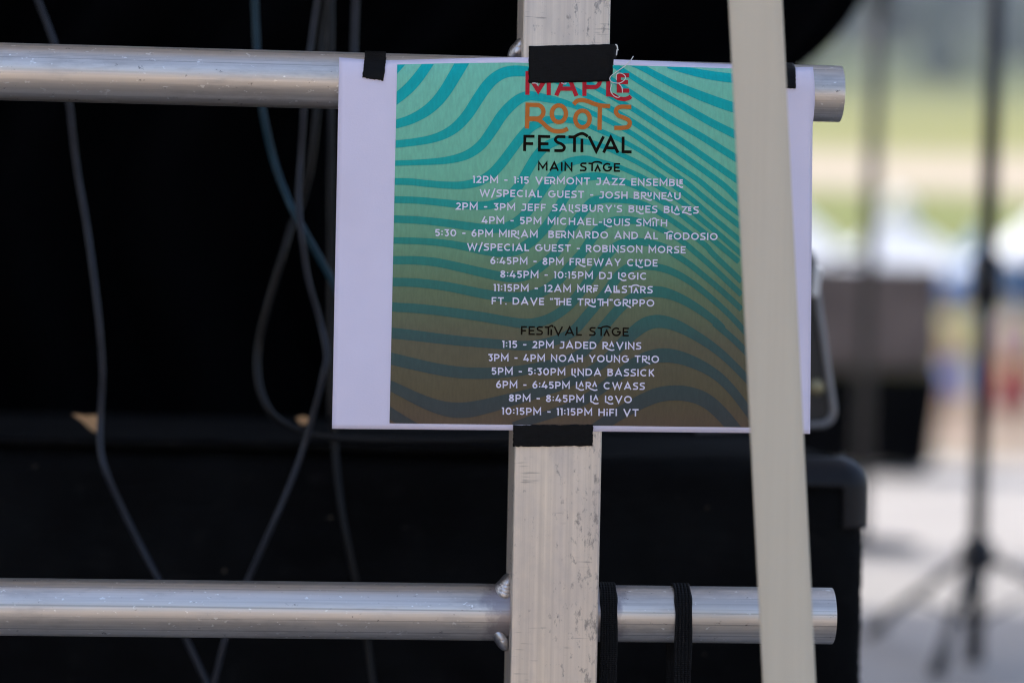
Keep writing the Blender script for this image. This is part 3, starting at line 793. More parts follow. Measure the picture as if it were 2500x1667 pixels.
def line(key, txt, u0, v0, u1, v1, cap, w=SW):
    g, W = layout(txt, w)
    d = Vector((u1 - u0, v1 - v0)); L = d.length; d.normalize(); up = Vector((d.y, -d.x))
    sx_ = L / W
    px = [[(u0 + d.x * x * sx_ + up.x * y * cap, v0 + d.y * x * sx_ + up.y * y * cap) for x, y in st] for st in g]
    ink(key, px, w * cap)
line('w', "12PM - 1:15 V[ER]MONT JAZZ ENSEMB[LE]", 1154, 447, 1668, 455.5, 17.8)
line('w', "W/SPECIAL GUEST - JOSH B[RU]N[EA]U", 1170.6, 480, 1661.6, 488, 17.8)
line('w', "2PM - 3PM JEFF SA[LI]SBURY'S B[LU]ES B[LA][ZE]S", 1112.5, 512.3, 1706, 522, 17.8)
line('w', "4PM - 5PM MICHAEL-[LO]UIS SM[IT]H", 1176, 546, 1629, 553.5, 17.8)
line('w', "5:30 - 6PM MI[RI]AM  B[ER]NARDO AND AL [TE]ODOSIO", 1062, 577, 1752, 586.8, 17.8)
line('w', "W/SPECIAL GUEST - ROBINSON MORSE", 1140, 611.3, 1674, 619, 17.8)
line('w', "6:45PM - 8PM F[RE]EWAY C[LY]DE", 1197, 645, 1605.5, 651, 17.8)
line('w', "8:45PM - 10:15PM DJ [LO]GIC", 1221, 678, 1580, 683.3, 17.8)
line('w', "11:15PM - 12AM M[RF] A[LL]S[TA]RS", 1205, 711, 1593.6, 716.3, 17.8)
line('w', "FT. DAVE <[TH]E T[RU][TH]>G[RI]PPO", 1200, 743, 1597.4, 748.8, 17.8)
line('k3', "FES[TI]VAL S[TA]GE", 1271.5, 817.2, 1535, 821, 21.3, .17)
line('w2', "1:15 - 2PM JADED [RA]VINS", 1226, 849, 1565.7, 853.3, 17.8)
line('w2', "3PM - 4PM NOAH YOUNG T[RI]O", 1191.4, 881.5, 1609, 885.8, 17.8)
line('w2', "5PM - 5:30PM [LI]NDA BASSICK", 1200, 914.5, 1598, 919, 17.8)
line('w2', "6PM - 6:45PM [LA][RA] CWASS", 1211, 947, 1574.4, 951.5, 17.8)
line('w2', "8PM - 8:45PM [LA] [LO]VO", 1242, 980, 1542.7, 984, 17.8)
line('w2', "10:15PM - 11:15PM HiFI VT", 1225, 1012, 1558.8, 1016, 17.8)
line('k2', "MAIN S[TA]GE", 1313, 416.8, 1513.7, 420, 21.5, .19)
def drawn(key, tile, w_, pls):
    a, b, c = TL[tile]
    ink(key, [[(a + x / c, b + y / c) for x, y in pl] for pl in pls], w_ / c)
def cm(*p): return [tuple(q) for q in catmull(p, 6)]
drawn('r', 'J', 80, [[(142, -47), (138, 408)], [(548, -42), (546, 414)], [(142, 0), (345, 330), (547, 0)],
    [(690, 424), (890, -30), (1078, 430)], [(760, 290), (1010, 290)],
    [(1230, 430), (1230, 0)] + [(1430, 0)] + arc(1430, 130, 95, 130, -90, 90, 12) + [(1230, 260)],
    [(1686, -30), (1684, 440)], cm((1690, 400), (1780, 415), (1870, 468), (1985, 490), (2075, 470), (2120, 438)),
    [(1888, 0), (1888, 366)], [(1850, 36), (2084, 36)], [(1850, 165), (2064, 165)], [(1850, 328), (2088, 328)]])
drawn('o', 'J', 82, [[(142, 556), (130, 1052)], [(140, 598), (320, 602)] + arc(320, 732, 125, 130, -90, 90, 14) + [(150, 862)],
    cm((160, 868), (320, 880), (420, 935), (520, 1030), (620, 1090), (730, 1108), (830, 1094), (912, 1054)),
    arc(740, 770, 136, 160, 0, 360, 30), arc(1192, 870, 138, 159, 0, 360, 30),
    [(1526, 620), (1518, 1078)], cm((1022, 588), (1090, 525), (1180, 508), (1290, 530), (1400, 575), (1500, 604), (1610, 620), (1722, 626)),
    cm((2126, 640), (2030, 637), (1930, 637), (1855, 670), (1832, 735), (1880, 805), (1980, 845), (2070, 890), (2098, 955), (2060, 1022), (1970, 1038), (1880, 1040), (1800, 1040))])
drawn('k', 'B', 37, [[(164, 942), (160, 1146)], [(150, 957), (288, 958)], [(150, 1050), (270, 1051)],
    [(350, 945), (349, 1152)], [(334, 958), (488, 962)], [(334, 1052), (466, 1054)], [(334, 1134), (484, 1137)],
    cm((682, 964), (630, 963), (580, 965), (553, 1000), (580, 1035), (630, 1055), (668, 1095), (650, 1135), (600, 1140), (540, 1138)),
    [(798, 965), (797, 1158)], cm((720, 964), (790, 965), (840, 938), (895, 922), (940, 940), (964, 962)), [(893, 988), (892, 1162)],
    [(982, 958), (1075, 1148), (1168, 960)], [(1168, 1166), (1260, 972), (1352, 1168)], [(1200, 1106), (1320, 1107)], [(1418, 962), (1417, 1155), (1526, 1156)]])
for key, nm, mt in (('w', 'white_lettering', M_TXW), ('w2', 'white_lettering', M_TXW), ('k', 'dark_lettering', M_TXK), ('k2', 'dark_lettering', M_TXK), ('k3', 'dark_lettering', M_TXK), ('r', 'red_lettering', M_TXR), ('o', 'orange_lettering', M_TXO)):
    mesh(nm, LET[key][0], LET[key][1], mt, po)

# ------------------------------------------------------------------ tape
def jag(n, amp):
    return [random.uniform(-amp, amp) for _ in range(n + 1)]
def tape(name, corners, yfun, label, nu=30, nv=16, rough=(.8, 1.2), th=.00035, wrap=None):
    """corners in photo px: TL TR BR BL; yfun(p, s, t) -> rail-local depth of the tape's face"""
    a, b, c, d = corners
    jl, jr, jt, jb = jag(nv, rough[1]), jag(nv, rough[1]), jag(nu, rough[0]), jag(nu, rough[0])
    V, Fc = [], []
    for j in range(nv + 1):
        for i in range(nu + 1):
            s, t = i / nu, j / nv
            u = (a[0] * (1 - s) + b[0] * s) * (1 - t) + (d[0] * (1 - s) + c[0] * s) * t
            v_ = (a[1] * (1 - s) + b[1] * s) * (1 - t) + (d[1] * (1 - s) + c[1] * s) * t
            if i == 0: u += jl[j]
            if i == nu: u += jr[j]
            if j == 0: v_ += jt[i]
            if j == nv: v_ += jb[i]
            y = -HALF - .001
            for _ in range(5):
                p = rail(u, v_, y); y = yfun(p, s, t)
            V.append(rail(u, v_, y))
    if wrap:
        V2 = wrap(V, nu, nv)
        V = V2[0] + V; nv += V2[1]
    for j in range(nv):
        for i in range(nu):
            q = j * (nu + 1) + i; Fc.append((q, q + nu + 1, q + nu + 2, q + 1))
    o = mesh(name, V, Fc, M_TAPE, None, RM, smooth=True)
    sm = o.modifiers.new('s', 'SOLIDIFY'); sm.thickness = th; sm.offset = -1
    return tag(o, label, 'tape', 'strips of black tape holding the poster')
def y_post(p, s, t):
    y = -HALF - .0014
    over = p.x - HALF
    if over > 0: y += min(over, .006) * .45
    y += .00025 * math.sin(p.x * 700 + p.z * 300) * (t if t > .5 else 0)
    return y
random.seed(11)
tape('cloth_tape', [(1291, 113), (1507, 108), (1502, 199), (1290.5, 204)], y_post,
     'wide black tape strip with loose white threads across the post above the title', rough=(.5, 1.0))
tape('cloth_tape', [(1253, 1038), (1448, 1036), (1447, 1088), (1252, 1090)], y_post,
     'black tape strip joining the lower edge of the poster to the post', rough=(1.1, .9))
def y_tubefront(p, s, t):
    dz = p.z - zc(p.x); r = TR + .0011
    return min(paper_y(p.x, p.z) - .0007, -math.sqrt(max(0, r * r - dz * dz)) if abs(dz) < r else -.004)
def over_top(V, nu, nv):
    """carry the strip over the top of the tube and down its back"""
    out = []; k = 9
    row = V[:nu + 1]
    for j in range(k):
        ang = R(170 - j * 160 / k)        # from behind up to the front-top
        line_ = []
        for p in row:
            c = zc(p.x); r = TR + .0011
            a0 = math.atan2(p.z - c, -p.y)
            a = R(150) + (a0 - R(150)) * j / k
            line_.append(Vector((p.x, -math.cos(a) * r, c + math.sin(a) * r)))
        out += line_
    return out, k
tape('cloth_tape', [(891, 135.5), (943, 137.5), (936.5, 198), (884.5, 190)], y_tubefront,
     'narrow creased black tape piece over the tube at the left corner of the poster', 14, 16, (1.6, .9), .0004, over_top)
tape('cloth_tape', [(1882, 165), (1942, 166), (1943, 216.5), (1884, 215)], y_tubefront,
     'black tape piece over the tube beside the slanting beige strap', 14, 16, (.6, .8), .0004, over_top)
# loose threads
def threads(label, lines, r, cat='thread'):
    m = MB()
    for l in lines:
        pts = []
        for k, (x, y) in enumerate(l):
            u, v_ = 1240 + x / 4.9, 80 + y / 4.9
            pts.append(tuple(rail(u, v_, -HALF - .0030 - .0012 * math.sin(k * 1.1))))
        m.tube(catmull(pts, 6), r, 6)
    o = m.build('thread', M_THREAD, None, RM, smooth=True)
    return tag(o, label, cat)
threads('tangled white thread curling from the torn end of the wide tape', [
    [(1500, 285), (1470, 330), (1400, 400), (1300, 470), (1230, 525), (1222, 570), (1260, 598), (1340, 604), (1400, 560), (1400, 515), (1350, 487), (1303, 500), (1298, 570)],
    [(1240, 620), (1228, 690), (1260, 750), (1310, 777), (1342, 766)], [(1325, 606), (1365, 660), (1370, 722)]], .00028)
threads('white torn fibres on the right end of the wide tape', [
    [(1290, 145), (1306, 160), (1312, 200), (1318, 208)], [(1306, 205), (1303, 230), (1300, 250)], [(1302, 245), (1298, 272)]], .00038)
threads('short white fibres under the lower edge of the wide tape', [
    [(290, 606), (330, 606), (360, 628)], [(350, 604), (352, 632)], [(640, 603), (680, 618), (700, 604)]], .0003)

# ------------------------------------------------------------------ elastic bands round the lower tube
def band(u, wpx, wlow, label, nrib=5, twist=0.):
    c = rail(u, 1495, 0); x0 = c.x
    t = (x0 - LA.x) / (LB_.x - LA.x); cz = LA.z + (LB_.z - LA.z) * t
    wd = wpx / 4180; wl = wlow / 4180
    path = []
    r = TR + .0012
    zlow = cz - .21
    for i in range(30): 
        z = zlow + (cz - zlow) * i / 29; path.append((-r, z, i / 29))
    for i in range(1, 25):
        a = math.pi * i / 25; path.append((-r * math.cos(a), cz + r * math.sin(a), 1))
    for i in range(20):
        z = cz - (cz - zlow) * i / 19; path.append((r, z, 1 - i / 19))
    n = 41; V, Fc = [], []
    for k, (y, z, f) in enumerate(path):
        ww = wl + (wd - wl) * smooth01((f - .25) / .65)
        ny, nz = (-1, 0)
        if z > cz and k >= 30:
            L_ = math.hypot(y, z - cz); ny, nz = y / L_, (z - cz) / L_
        elif y > 0: ny, nz = 1, 0
        for i in range(n):
            s = i / (n - 1)
            rib = .0009 * abs(math.sin(s * math.pi * nrib)) ** .6 * (1 + .12 * math.sin(k * 1.9))
            hz = (.0003 * math.sin(k * .9 + i)) if i in (0, n - 1) else 0
            V.append(Vector((x0 + (s - .5) * ww + hz + twist * (1 - f) * .004, y + ny * rib, z + nz * rib)))
    for k in range(len(path) - 1):
        for i in range(n - 1):
            q = k * n + i; Fc.append((q, q + 1, q + n + 1, q + n))
    o = mesh('elastic_band', V, Fc, M_ELASTIC, None, RM, smooth=True)
    sm = o.modifiers.new('s', 'SOLIDIFY'); sm.thickness = .001; sm.offset = -1
    tag(o, label, 'elastic band', 'black elastic bands looped over the lower tube')
band(1479, 42, 26, 'ribbed black elastic band looped over the lower tube tight against the post', 6, .6)
band(1659, 43, 36, 'ribbed black elastic band over the lower tube between post and beige strap', 5)

# ------------------------------------------------------------------ beige strap in front
def strap():
    Y0 = 1.305
    tl, tr_ = at(1778, 0, Y0), at(1910, 0, Y0); bl, br = at(1862, 1667, Y0 - .004), at(1992, 1667, Y0 - .004)
    V, Fc = [], []
    prof = [(-1, .0), (-.985, .35), (-.95, .5), (-.5, .58), (0, .6), (.5, .58), (.95, .5), (.985, .35), (1, 0), (.985, -.35), (.95, -.5), (.5, -.55), (0, -.56), (-.5, -.55), (-.95, -.5), (-.985, -.35)]
    n = len(prof); th = .0042; ks = 60
    t0, t1 = -6.2, 1.95
    zz = lambda t: (tl + (bl - tl) * t).z
    for k in range(ks + 1):
        t = t0 + (t1 - t0) * k / ks
        l = tl + (bl - tl) * t; r_ = tr_ + (br - tr_) * t
        c = (l + r_) / 2; d = (r_ - l) / 2
        d = d.normalized() * min(d.length, .0155)
        for a, b in prof: V.append(c + d * a + Vector((0, -1, 0)) * (b * th))
    for k in range(ks):
        for i in range(n):
            i2 = (i + 1) % n
            Fc.append((k * n + i, k * n + i2, (k + 1) * n + i2, (k + 1) * n + i))
    Fc.append(tuple(range(n))[::-1]); Fc.append(tuple(ks * n + i for i in range(n)))
    o = mesh('flat_strap', V, Fc, M_BEIGE, smooth=True)
    fix(o)
    m = o.modifiers.new('e', 'EDGE_SPLIT'); m.split_angle = R(60)
    tag(o, 'taut flat beige strap slanting down in front of the poster', 'strap')
strap()

# ------------------------------------------------------------------ cables behind the rail
def cable(pts, r, mat, label, Y=1.62, dy=0):
    (ua, va), (ub, vb) = pts[0], pts[-1]
    pts = [(ua + 30, -2600), (ua + 12, -1300), (ua + 4, -600)] + pts           # up to the canopy
    if vb > 1700: pts = pts + [(ub - 8, 2000), (ub + 4, 2240)]                  # down to the stage floor
    P = [tuple(at(u, v_, Y + dy * k / len(pts) + .006 * math.sin(k * 1.7))) for k, (u, v_) in enumerate(pts)]
    o = MB().tube(catmull(P, 8), r, 12).build('cable', mat, smooth=True)
    tag(o, label, 'cable', 'cables hanging behind the rail')
cable([(40, -140), (92, 0), (134, 110), (160, 200), (170, 260), (186, 400), (213, 560), (238, 750), (250, 900), (246, 1010), (245, 1090), (258, 1150), (300, 1245), (350, 1345), (388, 1415), (430, 1500), (455, 1560), (505, 1667), (560, 1800)],
      .0023, M_CBL, 'single dark cable hanging nearest the left edge, clear of the others', 1.615)
cable([(618, -150), (622, 0), (627, 120), (632, 200), (645, 290), (668, 390), (700, 480), (735, 550), (780, 630), (815, 695), (860, 790), (900, 900)],
      .0026, M_CTEAL, 'bluish cable running diagonally in under the left side of the poster', 1.625)
cable([(800, -150), (775, 0), (757, 125), (745, 210), (741, 280), (735, 380), (729, 480), (736, 570), (752, 680), (780, 780), (797, 860), (790, 910), (768, 1000), (735, 1110), (692, 1220), (650, 1315), (607, 1410), (570, 1500), (549, 1560), (523, 1667), (490, 1800)],
      .0022, M_CBL, 'slate cable bowing along the poster edge then sweeping down to the left', 1.600)
cable([(830, -150), (802, 0), (785, 120), (775, 260), (760, 400), (735, 500), (712, 550), (690, 625), (655, 740), (630, 850), (632, 940), (660, 1005), (705, 1040), (765, 1060), (860, 1070), (1040, 1075), (1240, 1072), (1400, 1065)],
      .0026, M_CDK, 'black cable making a wide loop that turns right along the case top', 1.655)
cable([(872, -150), (868, 0), (864, 130), (862, 200), (868, 330), (880, 520), (890, 800)],
      .0026, M_CBL, 'short visible cable end above the left tape and behind the tube', 1.635)
cable([(806, 880), (812, 1000), (818, 1100), (835, 1250), (860, 1380), (890, 1520), (910, 1667), (930, 1800)],
      .0026, M_CDK, 'faint black cable dropping straight down below the lower left poster corner', 1.655)

# ------------------------------------------------------------------ black case, drape, lid
cz = at(2106, 1131, 1.68).z
CX0, CX1, CY0, CY1 = -1.5, at(2117, 1200, 1.68).x, 1.68, 2.19
ca = empty('speaker_cabinet', (0, CY0, DECK), I4, 'large black carpeted cabinet with plastic corners standing behind the railing', 'cabinet')
m = bmesh.new()
bv, bf = [], []
def rounded_box(x0, x1, y0, y1, z0, z1, r, nx, ny, nz, jit=0):
    V, Fc, idx = [], [], {}
    def add(p):
        key = (round(p[0], 6), round(p[1], 6), round(p[2], 6))
        if key in idx: return idx[key]
        q = Vector(p); c = Vector((min(max(q.x, x0 + r), x1 - r), min(max(q.y, y0 + r), y1 - r), min(max(q.z, z0 + r), z1 - r)))
        d = q - c
        q2 = c + d.normalized() * r if d.length > 1e-9 else q
        if jit: q2 += Vector((random.uniform(-jit, jit), random.uniform(-jit, jit), random.uniform(-jit, jit)))
        V.append(q2); idx[key] = len(V) - 1; return idx[key]
    def side(f, na, nb):
        for i in range(na):
            for j in range(nb):
                Fc.append((add(f(i / na, j / nb)), add(f((i + 1) / na, j / nb)), add(f((i + 1) / na, (j + 1) / nb)), add(f(i / na, (j + 1) / nb))))
    X = lambda s: x0 + (x1 - x0) * s; Yf = lambda s: y0 + (y1 - y0) * s; Z = lambda s: z0 + (z1 - z0) * s
    side(lambda s, t: (X(s), y0, Z(t)), nx, nz); side(lambda s, t: (X(s), y1, Z(t)), nx, nz)
    side(lambda s, t: (x0, Yf(s), Z(t)), ny, nz); side(lambda s, t: (x1, Yf(s), Z(t)), ny, nz)
    side(lambda s, t: (X(s), Yf(t), z0), nx, ny); side(lambda s, t: (X(s), Yf(t), z1), nx, ny)
    return V, Fc
random.seed(5)
V, Fc = rounded_box(CX0, CX1, CY0, CY1, DECK + .012, cz, .018, 240, 60, 130, .0006)
o = mesh('body', V, Fc, M_CARPET, ca, smooth=True); fix(o)
def corner(x1, y0, z1, sgn):
    ln, wd, g = .046, .0165, .0035
    V, Fc = rounded_box(-.09, g, -g, .09, -.09, g, .021, 46, 46, 46)
    keep = []
    for f in Fc:
        c = sum((V[i] for i in f), Vector()) / 4
        dx, dy, dz = -c.x, c.y, -c.z
        d = sorted((max(dx, 0), max(dy, 0), max(dz, 0)))
        front = dy < .002; top = dz < .002; sidef = dx < .002
        if not (dx < .0895 and dy < .0895 and dz < .0895): continue
        # plates run along the three edges from the corner
        if d[2] < ln and d[1] < wd: keep.append(f)
    used = sorted({i for f in keep for i in f}); mp_ = {q: k for k, q in enumerate(used)}
    VV = [Vector((x1 + sgn * V[i].x, y0 + V[i].y, z1 + V[i].z)) for i in used]
    FF = [tuple(mp_[i] for i in f) for f in keep]
    o = mesh('corner_protector', VV, FF, M_PLASTIC, ca, smooth=True); fix(o)
    sm = o.modifiers.new('s', 'SOLIDIFY'); sm.thickness = .0028; sm.offset = -1
corner(CX1, CY0, cz, 1); corner(CX0, CY0, cz, -1)
for x in (CX0 + .1, CX1 - .1):
    for y in (CY0 + .06, CY1 - .06):
        MB().tube([(x, y, DECK), (x, y, DECK + .013)], .02, 16).build('rubber_foot', M_PLASTIC, ca)
# drape
edge = [(2560, -2300), (2400, -1200), (2260, -420), (2170, -130), (2103, 0), (2062, 62), (2012, 118), (1950, 168), (1880, 228), (1790, 320), (1720, 430), (1700, 600), (1770, 800), (1850, 960), (1885, 1090), (1890, 1300), (1885, 1890)]
DY = 2.5
E2 = [at(u, v_, DY) for u, v_ in edge]
E2 = catmull([tuple(p) for p in E2], 5)
V, Fc = [], []; nx_ = 150
for p in E2:
    for i in range(nx_ + 1):
        s = i / nx_; x = -1.9 + (p.x + 1.9) * s
        yy = DY + .045 * math.sin(i * .55) + .02 * math.sin(i * .21 + 1) - .03 * (1 - s)
        V.append(Vector((x, yy if i < nx_ else DY + .01, p.z)))
for j in range(len(E2) - 1):
    for i in range(nx_):
        q = j * (nx_ + 1) + i; Fc.append((q, q + 1, q + nx_ + 2, q + nx_ + 1))
o = mesh('stage_drape', V, Fc, M_DRAPE, smooth=True); sm = o.modifiers.new('s', 'SOLIDIFY'); sm.thickness = .004; sm.offset = 0
tag(o, 'heavy black stage drape with a curved tied back edge behind the railing', 'drape')
V, Fc = [], []  # unseen black cloth, added so the left side of the post reflects dark
for i in range(61):
    y = .55 + i * .8 / 60
    for z in (.0, 2.3): V.append((-1.75 + .02 * math.sin(i * .9), y, z))
for i in range(60): Fc.append((2 * i, 2 * i + 2, 2 * i + 3, 2 * i + 1))
o = mesh('reflection_cloth', V, Fc, M_DRAPE, smooth=True); sm = o.modifiers.new('s', 'SOLIDIFY'); sm.thickness = .004
tag(o, 'unseen black cloth added left of the railing to darken the post reflection', 'drape')
# tilted lid with silver rim on the case
ld = empty('equipment_lid', at(1900, 1075, 1.80), I4, 'tilted dark equipment lid with thin silver rim standing on the black cabinet', 'lid')
LY = 1.80
out = catmull([tuple(at(u, v_, LY)) for u, v_ in [(1700, 620), (1850, 612), (1960, 612), (1982, 625), (1988, 660), (2000, 750), (2018, 880), (2033, 985), (2034, 1010), (2022, 1030), (1990, 1038), (1850, 1044), (1700, 1050)]], 6)
lo = [(p.x, p.z) for p in out]
V, Fc = [], []
for y in (LY + .004, LY + .012):
    for x, z in lo: V.append((x, y, z))
n = len(lo)
Fc.append(tuple(range(n))); Fc.append(tuple(range(n, 2 * n))[::-1])
for i in range(n): Fc.append((i, (i + 1) % n, n + (i + 1) % n, n + i))
fix(mesh('panel', V, Fc, M_PANEL, ld))
MB().tube([(x, LY + .002, z) for x, z in lo], .0027, 10).build('rim', M_GREYMETAL if False else M_SILVER, ld, smooth=True)
a, b = at(1984, 652, LY - .008), at(2002, 724, LY - .008)
MB().box(((a.x + b.x) / 2, LY - .006, (a.z + b.z) / 2), (b.x - a.x, .006, a.z - b.z), Matrix.Rotation(.10, 3, 'Y')).build('latch', M_WHITE, ld, bevel=.0015)
p = at(1995, 945, LY - .002)
MB().sphere((p.x, LY + .001, p.z), .006, .003, .006).build('knob', plain('brass_knob', (.30, .27, .16), .4, .5), ld, smooth=True)
# scraps on the case behind the cables
bx1 = at(1300, 1060, 1.77).x; btop = at(215, 1056, 1.72).z
random.seed(9)
V, Fc = rounded_box(CX0 + .05, bx1, 1.6785, 2.12, cz + .0005, btop, min(.010, (btop - cz) * .45), 200, 40, 8, .0005)
o = mesh('folded_blanket', V, Fc, M_CARPET, smooth=True); fix(o)
tag(o, 'flat folded black blanket lying along the top of the carpeted cabinet', 'blanket')
def scrap(px, label, Y):
    V = [at(u, v_, Y) for u, v_ in px]; V += [p + Vector((0, .004, 0)) for p in V]
    n = len(px); Fc = [tuple(range(n)), tuple(range(n, 2 * n))[::-1]] + [(i, (i + 1) % n, n + (i + 1) % n, n + i) for i in range(n)]
    o = mesh('dry_leaf', V, Fc, M_TAN); fix(o); tag(o, label, 'leaf')
scrap([(176, 1011), (205, 1015), (234, 1013), (238, 1030), (234, 1056), (218, 1046), (200, 1028)], 'pointed tan dry leaf beside the leftmost hanging cable', 1.715)
scrap([(722, 1020), (740, 1014), (756, 1022), (754, 1034), (734, 1036)], 'tiny orange brown leaf scrap near the lower left poster corner', 1.715)

# ------------------------------------------------------------------ stands on the stage
def mic_stand(top, base, hubz, feet, r, label, group, mat, rt=None):
    t = empty('microphone_stand', (base.x, base.y, DECK), I4, label, 'stand', group)
    hub = base + (top - base) * ((hubz - base.z) / (top.z - base.z))
    MB().tube([base + Vector((0, 0, .006)), hub + Vector((0, 0, .02))], r * 1.15, 14).build('lower_tube', mat, t, smooth=True)
    MB().tube([hub + Vector((0, 0, .02)), hub + (top - hub) * .45], r * 1.05, 14).build('upper_tube', mat, t, smooth=True)
    cl = hub + (top - hub) * .45
    MB().tube([cl + Vector((0, 0, -.03)), cl + Vector((0, 0, .035))], r * 1.9, 14).build('clutch', mat, t, smooth=True)
    MB().tube([cl + Vector((0, 0, .03)), top], r * 1.12, 12).build('extension_rod', mat, t, smooth=True)
    m = MB().tube([hub + Vector((0, 0, -.022)), hub + Vector((0, 0, -.012)), hub + Vector((0, 0, .012)), hub + Vector((0, 0, .022))], r * 2, 16, True, [r * 1.6, r * 2.3, r * 2.3, r * 1.3])
    m.build('hub', mat, t, smooth=True)
    for f in feet:
        d = (f - hub); d.z = 0; d.normalize()
        lg = MB().tube([hub + d * r * 1.5, f + Vector((0, 0, .012))], r * .62, 10).build('leg', mat, t, smooth=True)
        MB().tube([f + (hub - f).normalized() * .05 + Vector((0, 0, .008)), f + Vector((0, 0, .009))], r * 1.0, 10).build('rubber_foot', M_BLACKMETAL, lg, smooth=True) if False else None
        FRAME[lg.name] = FRAME[t.name]
        MB().tube([f + (hub - f).normalized() * .045 + Vector((0, 0, .006)), f + Vector((0, 0, .0085))], r * .95, 10).build('rubber_foot', M_BLACKMETAL, lg, smooth=True)
        br = hub + (base - hub) * .62
        MB().tube([br, hub + (f - hub) * .55 + Vector((0, 0, .006))], r * .3, 8).build('brace', mat, t, smooth=True)
    return t
b1 = on_z(2377, 1628, DECK); t1 = at(2436, -120, b1.y)
h1 = at(2388, 1352, b1.y).z
mic_stand(t1, b1, h1, [on_z(2122, 1556, DECK), on_z(2285, 1660, DECK), on_z(2660, 1500, DECK)], .0105,
          'black tripod stand nearest the camera at the right side of the stage', 'stands on the stage floor', M_BLACKMETAL)
b2 = on_z(2098, 1335, DECK); t2 = at(2152, -200, b2.y)
st = empty('boom_stand', (b2.x, b2.y, DECK), I4, 'slim dark round base stand in front of the grey speaker, partly hidden by the cabinet', 'stand')
MB().tube([b2, b2 + Vector((0, 0, .012)), b2 + Vector((0, 0, .022))], .1, 28, True, [.125, .125, .03]).build('base', M_BLACKMETAL, st, smooth=True)
MB().tube([b2 + Vector((0, 0, .02)), t2], .0145, 14).build('pole', M_BLACKMETAL, st, smooth=True)
hd = at(2149, 12, b2.y)
MB().tube([hd + Vector((0, 0, -.02)), hd + Vector((0, 0, .05))], .021, 16).build('clamp', M_BLACKMETAL, st, smooth=True)
MB().tube([hd + Vector((-.02, 0, .02)), hd + Vector((.22, .05, .17))], .009, 12).build('boom_arm', M_BLACKMETAL, st, smooth=True)

# ------------------------------------------------------------------ speaker stack
ab = on_z(2150, 1160, DECK); AY = ab.y
al, ar_ = at(1860, 1150, AY).x, at(2303, 1100, AY).x
asz = at(2150, 648, AY).z; amid = at(2150, 905, AY).z
am = empty('speaker_stack', ((al + ar_) / 2, AY, DECK), I4, 'speaker stack with grey upper cabinet over a wide black lower cabinet', 'speaker')
ax = (al + ar_) / 2; aw = ar_ - al
def taper(name, x0, x1, xt0, xt1, y0, y1, z0, z1, mat, bev):
    V = [(x0, y0, z0), (x1, y0, z0), (x1, y1, z0), (x0, y1, z0), (xt0, y0, z1), (xt1, y0, z1), (xt1, y1, z1), (xt0, y1, z1)]
    o = mesh(name, V, [(0, 3, 2, 1), (4, 5, 6, 7), (0, 1, 5, 4), (1, 2, 6, 5), (2, 3, 7, 6), (3, 0, 4, 7)], mat, am)
    return fix(o, bev)
taper('lower_cabinet', al, ar_ - .035, al, ar_, AY, AY + .40, DECK + .02, amid - .004, M_PLASTIC if False else M_DRAPE, .02)
taper('upper_cabinet', al, ar_ - .015, al, ar_ - .01, AY + .03, AY + .38, amid, asz, M_GRILLE, .012)
MB().box((ax, AY + .022, (amid + asz) / 2), (aw * .86, .012, (asz - amid) * .82)).build('grille', plain('grille_weave', (.11, .085, .076), .8, 0, .45, 5), am, bevel=.003)
MB().tube([(ax - .07, AY + .2, asz), (ax - .05, AY + .2, asz + .03), (ax + .05, AY + .2, asz + .03), (ax + .07, AY + .2, asz)], .01, 10).build('handle', M_PLASTIC, am, smooth=True)
for x in (al + .05, ar_ - .09):
    for y in (AY + .05, AY + .35):
        MB().tube([(x, y, DECK), (x, y, DECK + .03)], .02, 12).build('foot', M_PLASTIC, am)

# ------------------------------------------------------------------ tents
def tent(cx, cy, half, eave, peak, mtop, mval, label, vh=.32, fin=.07):
    t = empty('canopy_tent', (cx, cy, 0), I4, label, 'tent', 'canopy tents on the field')
    V, Fc = [], []
    n = 10
    for j in range(n + 1):
        s = j / n; hh = half * (1 - s) + .02 * s
        z = eave + (peak - eave) * (s ** 1.25)
        ring = []
        for q in range(4):
            a = [(-1, -1), (1, -1), (1, 1), (-1, 1)][q]; b = [(-1, -1), (1, -1), (1, 1), (-1, 1)][(q + 1) % 4]
            for k in range(6):
                e = k / 6; sag = -.10 * math.sin(e * math.pi) * (1 - s)
                ring.append((cx + (a[0] + (b[0] - a[0]) * e) * hh, cy + (a[1] + (b[1] - a[1]) * e) * hh, z + sag))
        V += ring
    for j in range(n):
        for k in range(24):
            k2 = (k + 1) % 24; Fc.append((j * 24 + k, j * 24 + k2, (j + 1) * 24 + k2, (j + 1) * 24 + k))
    o = mesh('canopy', V, Fc, mtop, t); sm = o.modifiers.new('s', 'SOLIDIFY'); sm.thickness = .004
    V, Fc = [], []
    for k in range(25):
        p = Vector(o.data.vertices[k % 24].co) + FRAME[t.name]
        q = Vector(((p.x - cx) * 1.004 + cx, (p.y - cy) * 1.004 + cy, p.z))
        V += [q, q - Vector((0, 0, vh))]
    for k in range(24): Fc.append((2 * k, 2 * k + 1, 2 * k + 3, 2 * k + 2))
    o2 = mesh('valance', V, Fc, mval, t); sm = o2.modifiers.new('s', 'SOLIDIFY'); sm.thickness = .004
    for sx_ in (-1, 1):
        for sy_ in (-1, 1):
            MB().box((cx + sx_ * half * .97, cy + sy_ * half * .97, eave / 2 - .02), (.05, .05, eave - .04)).build('leg', M_STEEL, t)
    MB().sphere((cx, cy, peak + .10), fin, fin, fin).build('finial_glint_ball', M_WHITE, t, smooth=True)
    return t
WHITE_F = fabric('white_tent_fabric', (.90, .92, .95), .35)
BLUE_F = fabric('pale_blue_tent_fabric', (.34, .56, .92), .4)
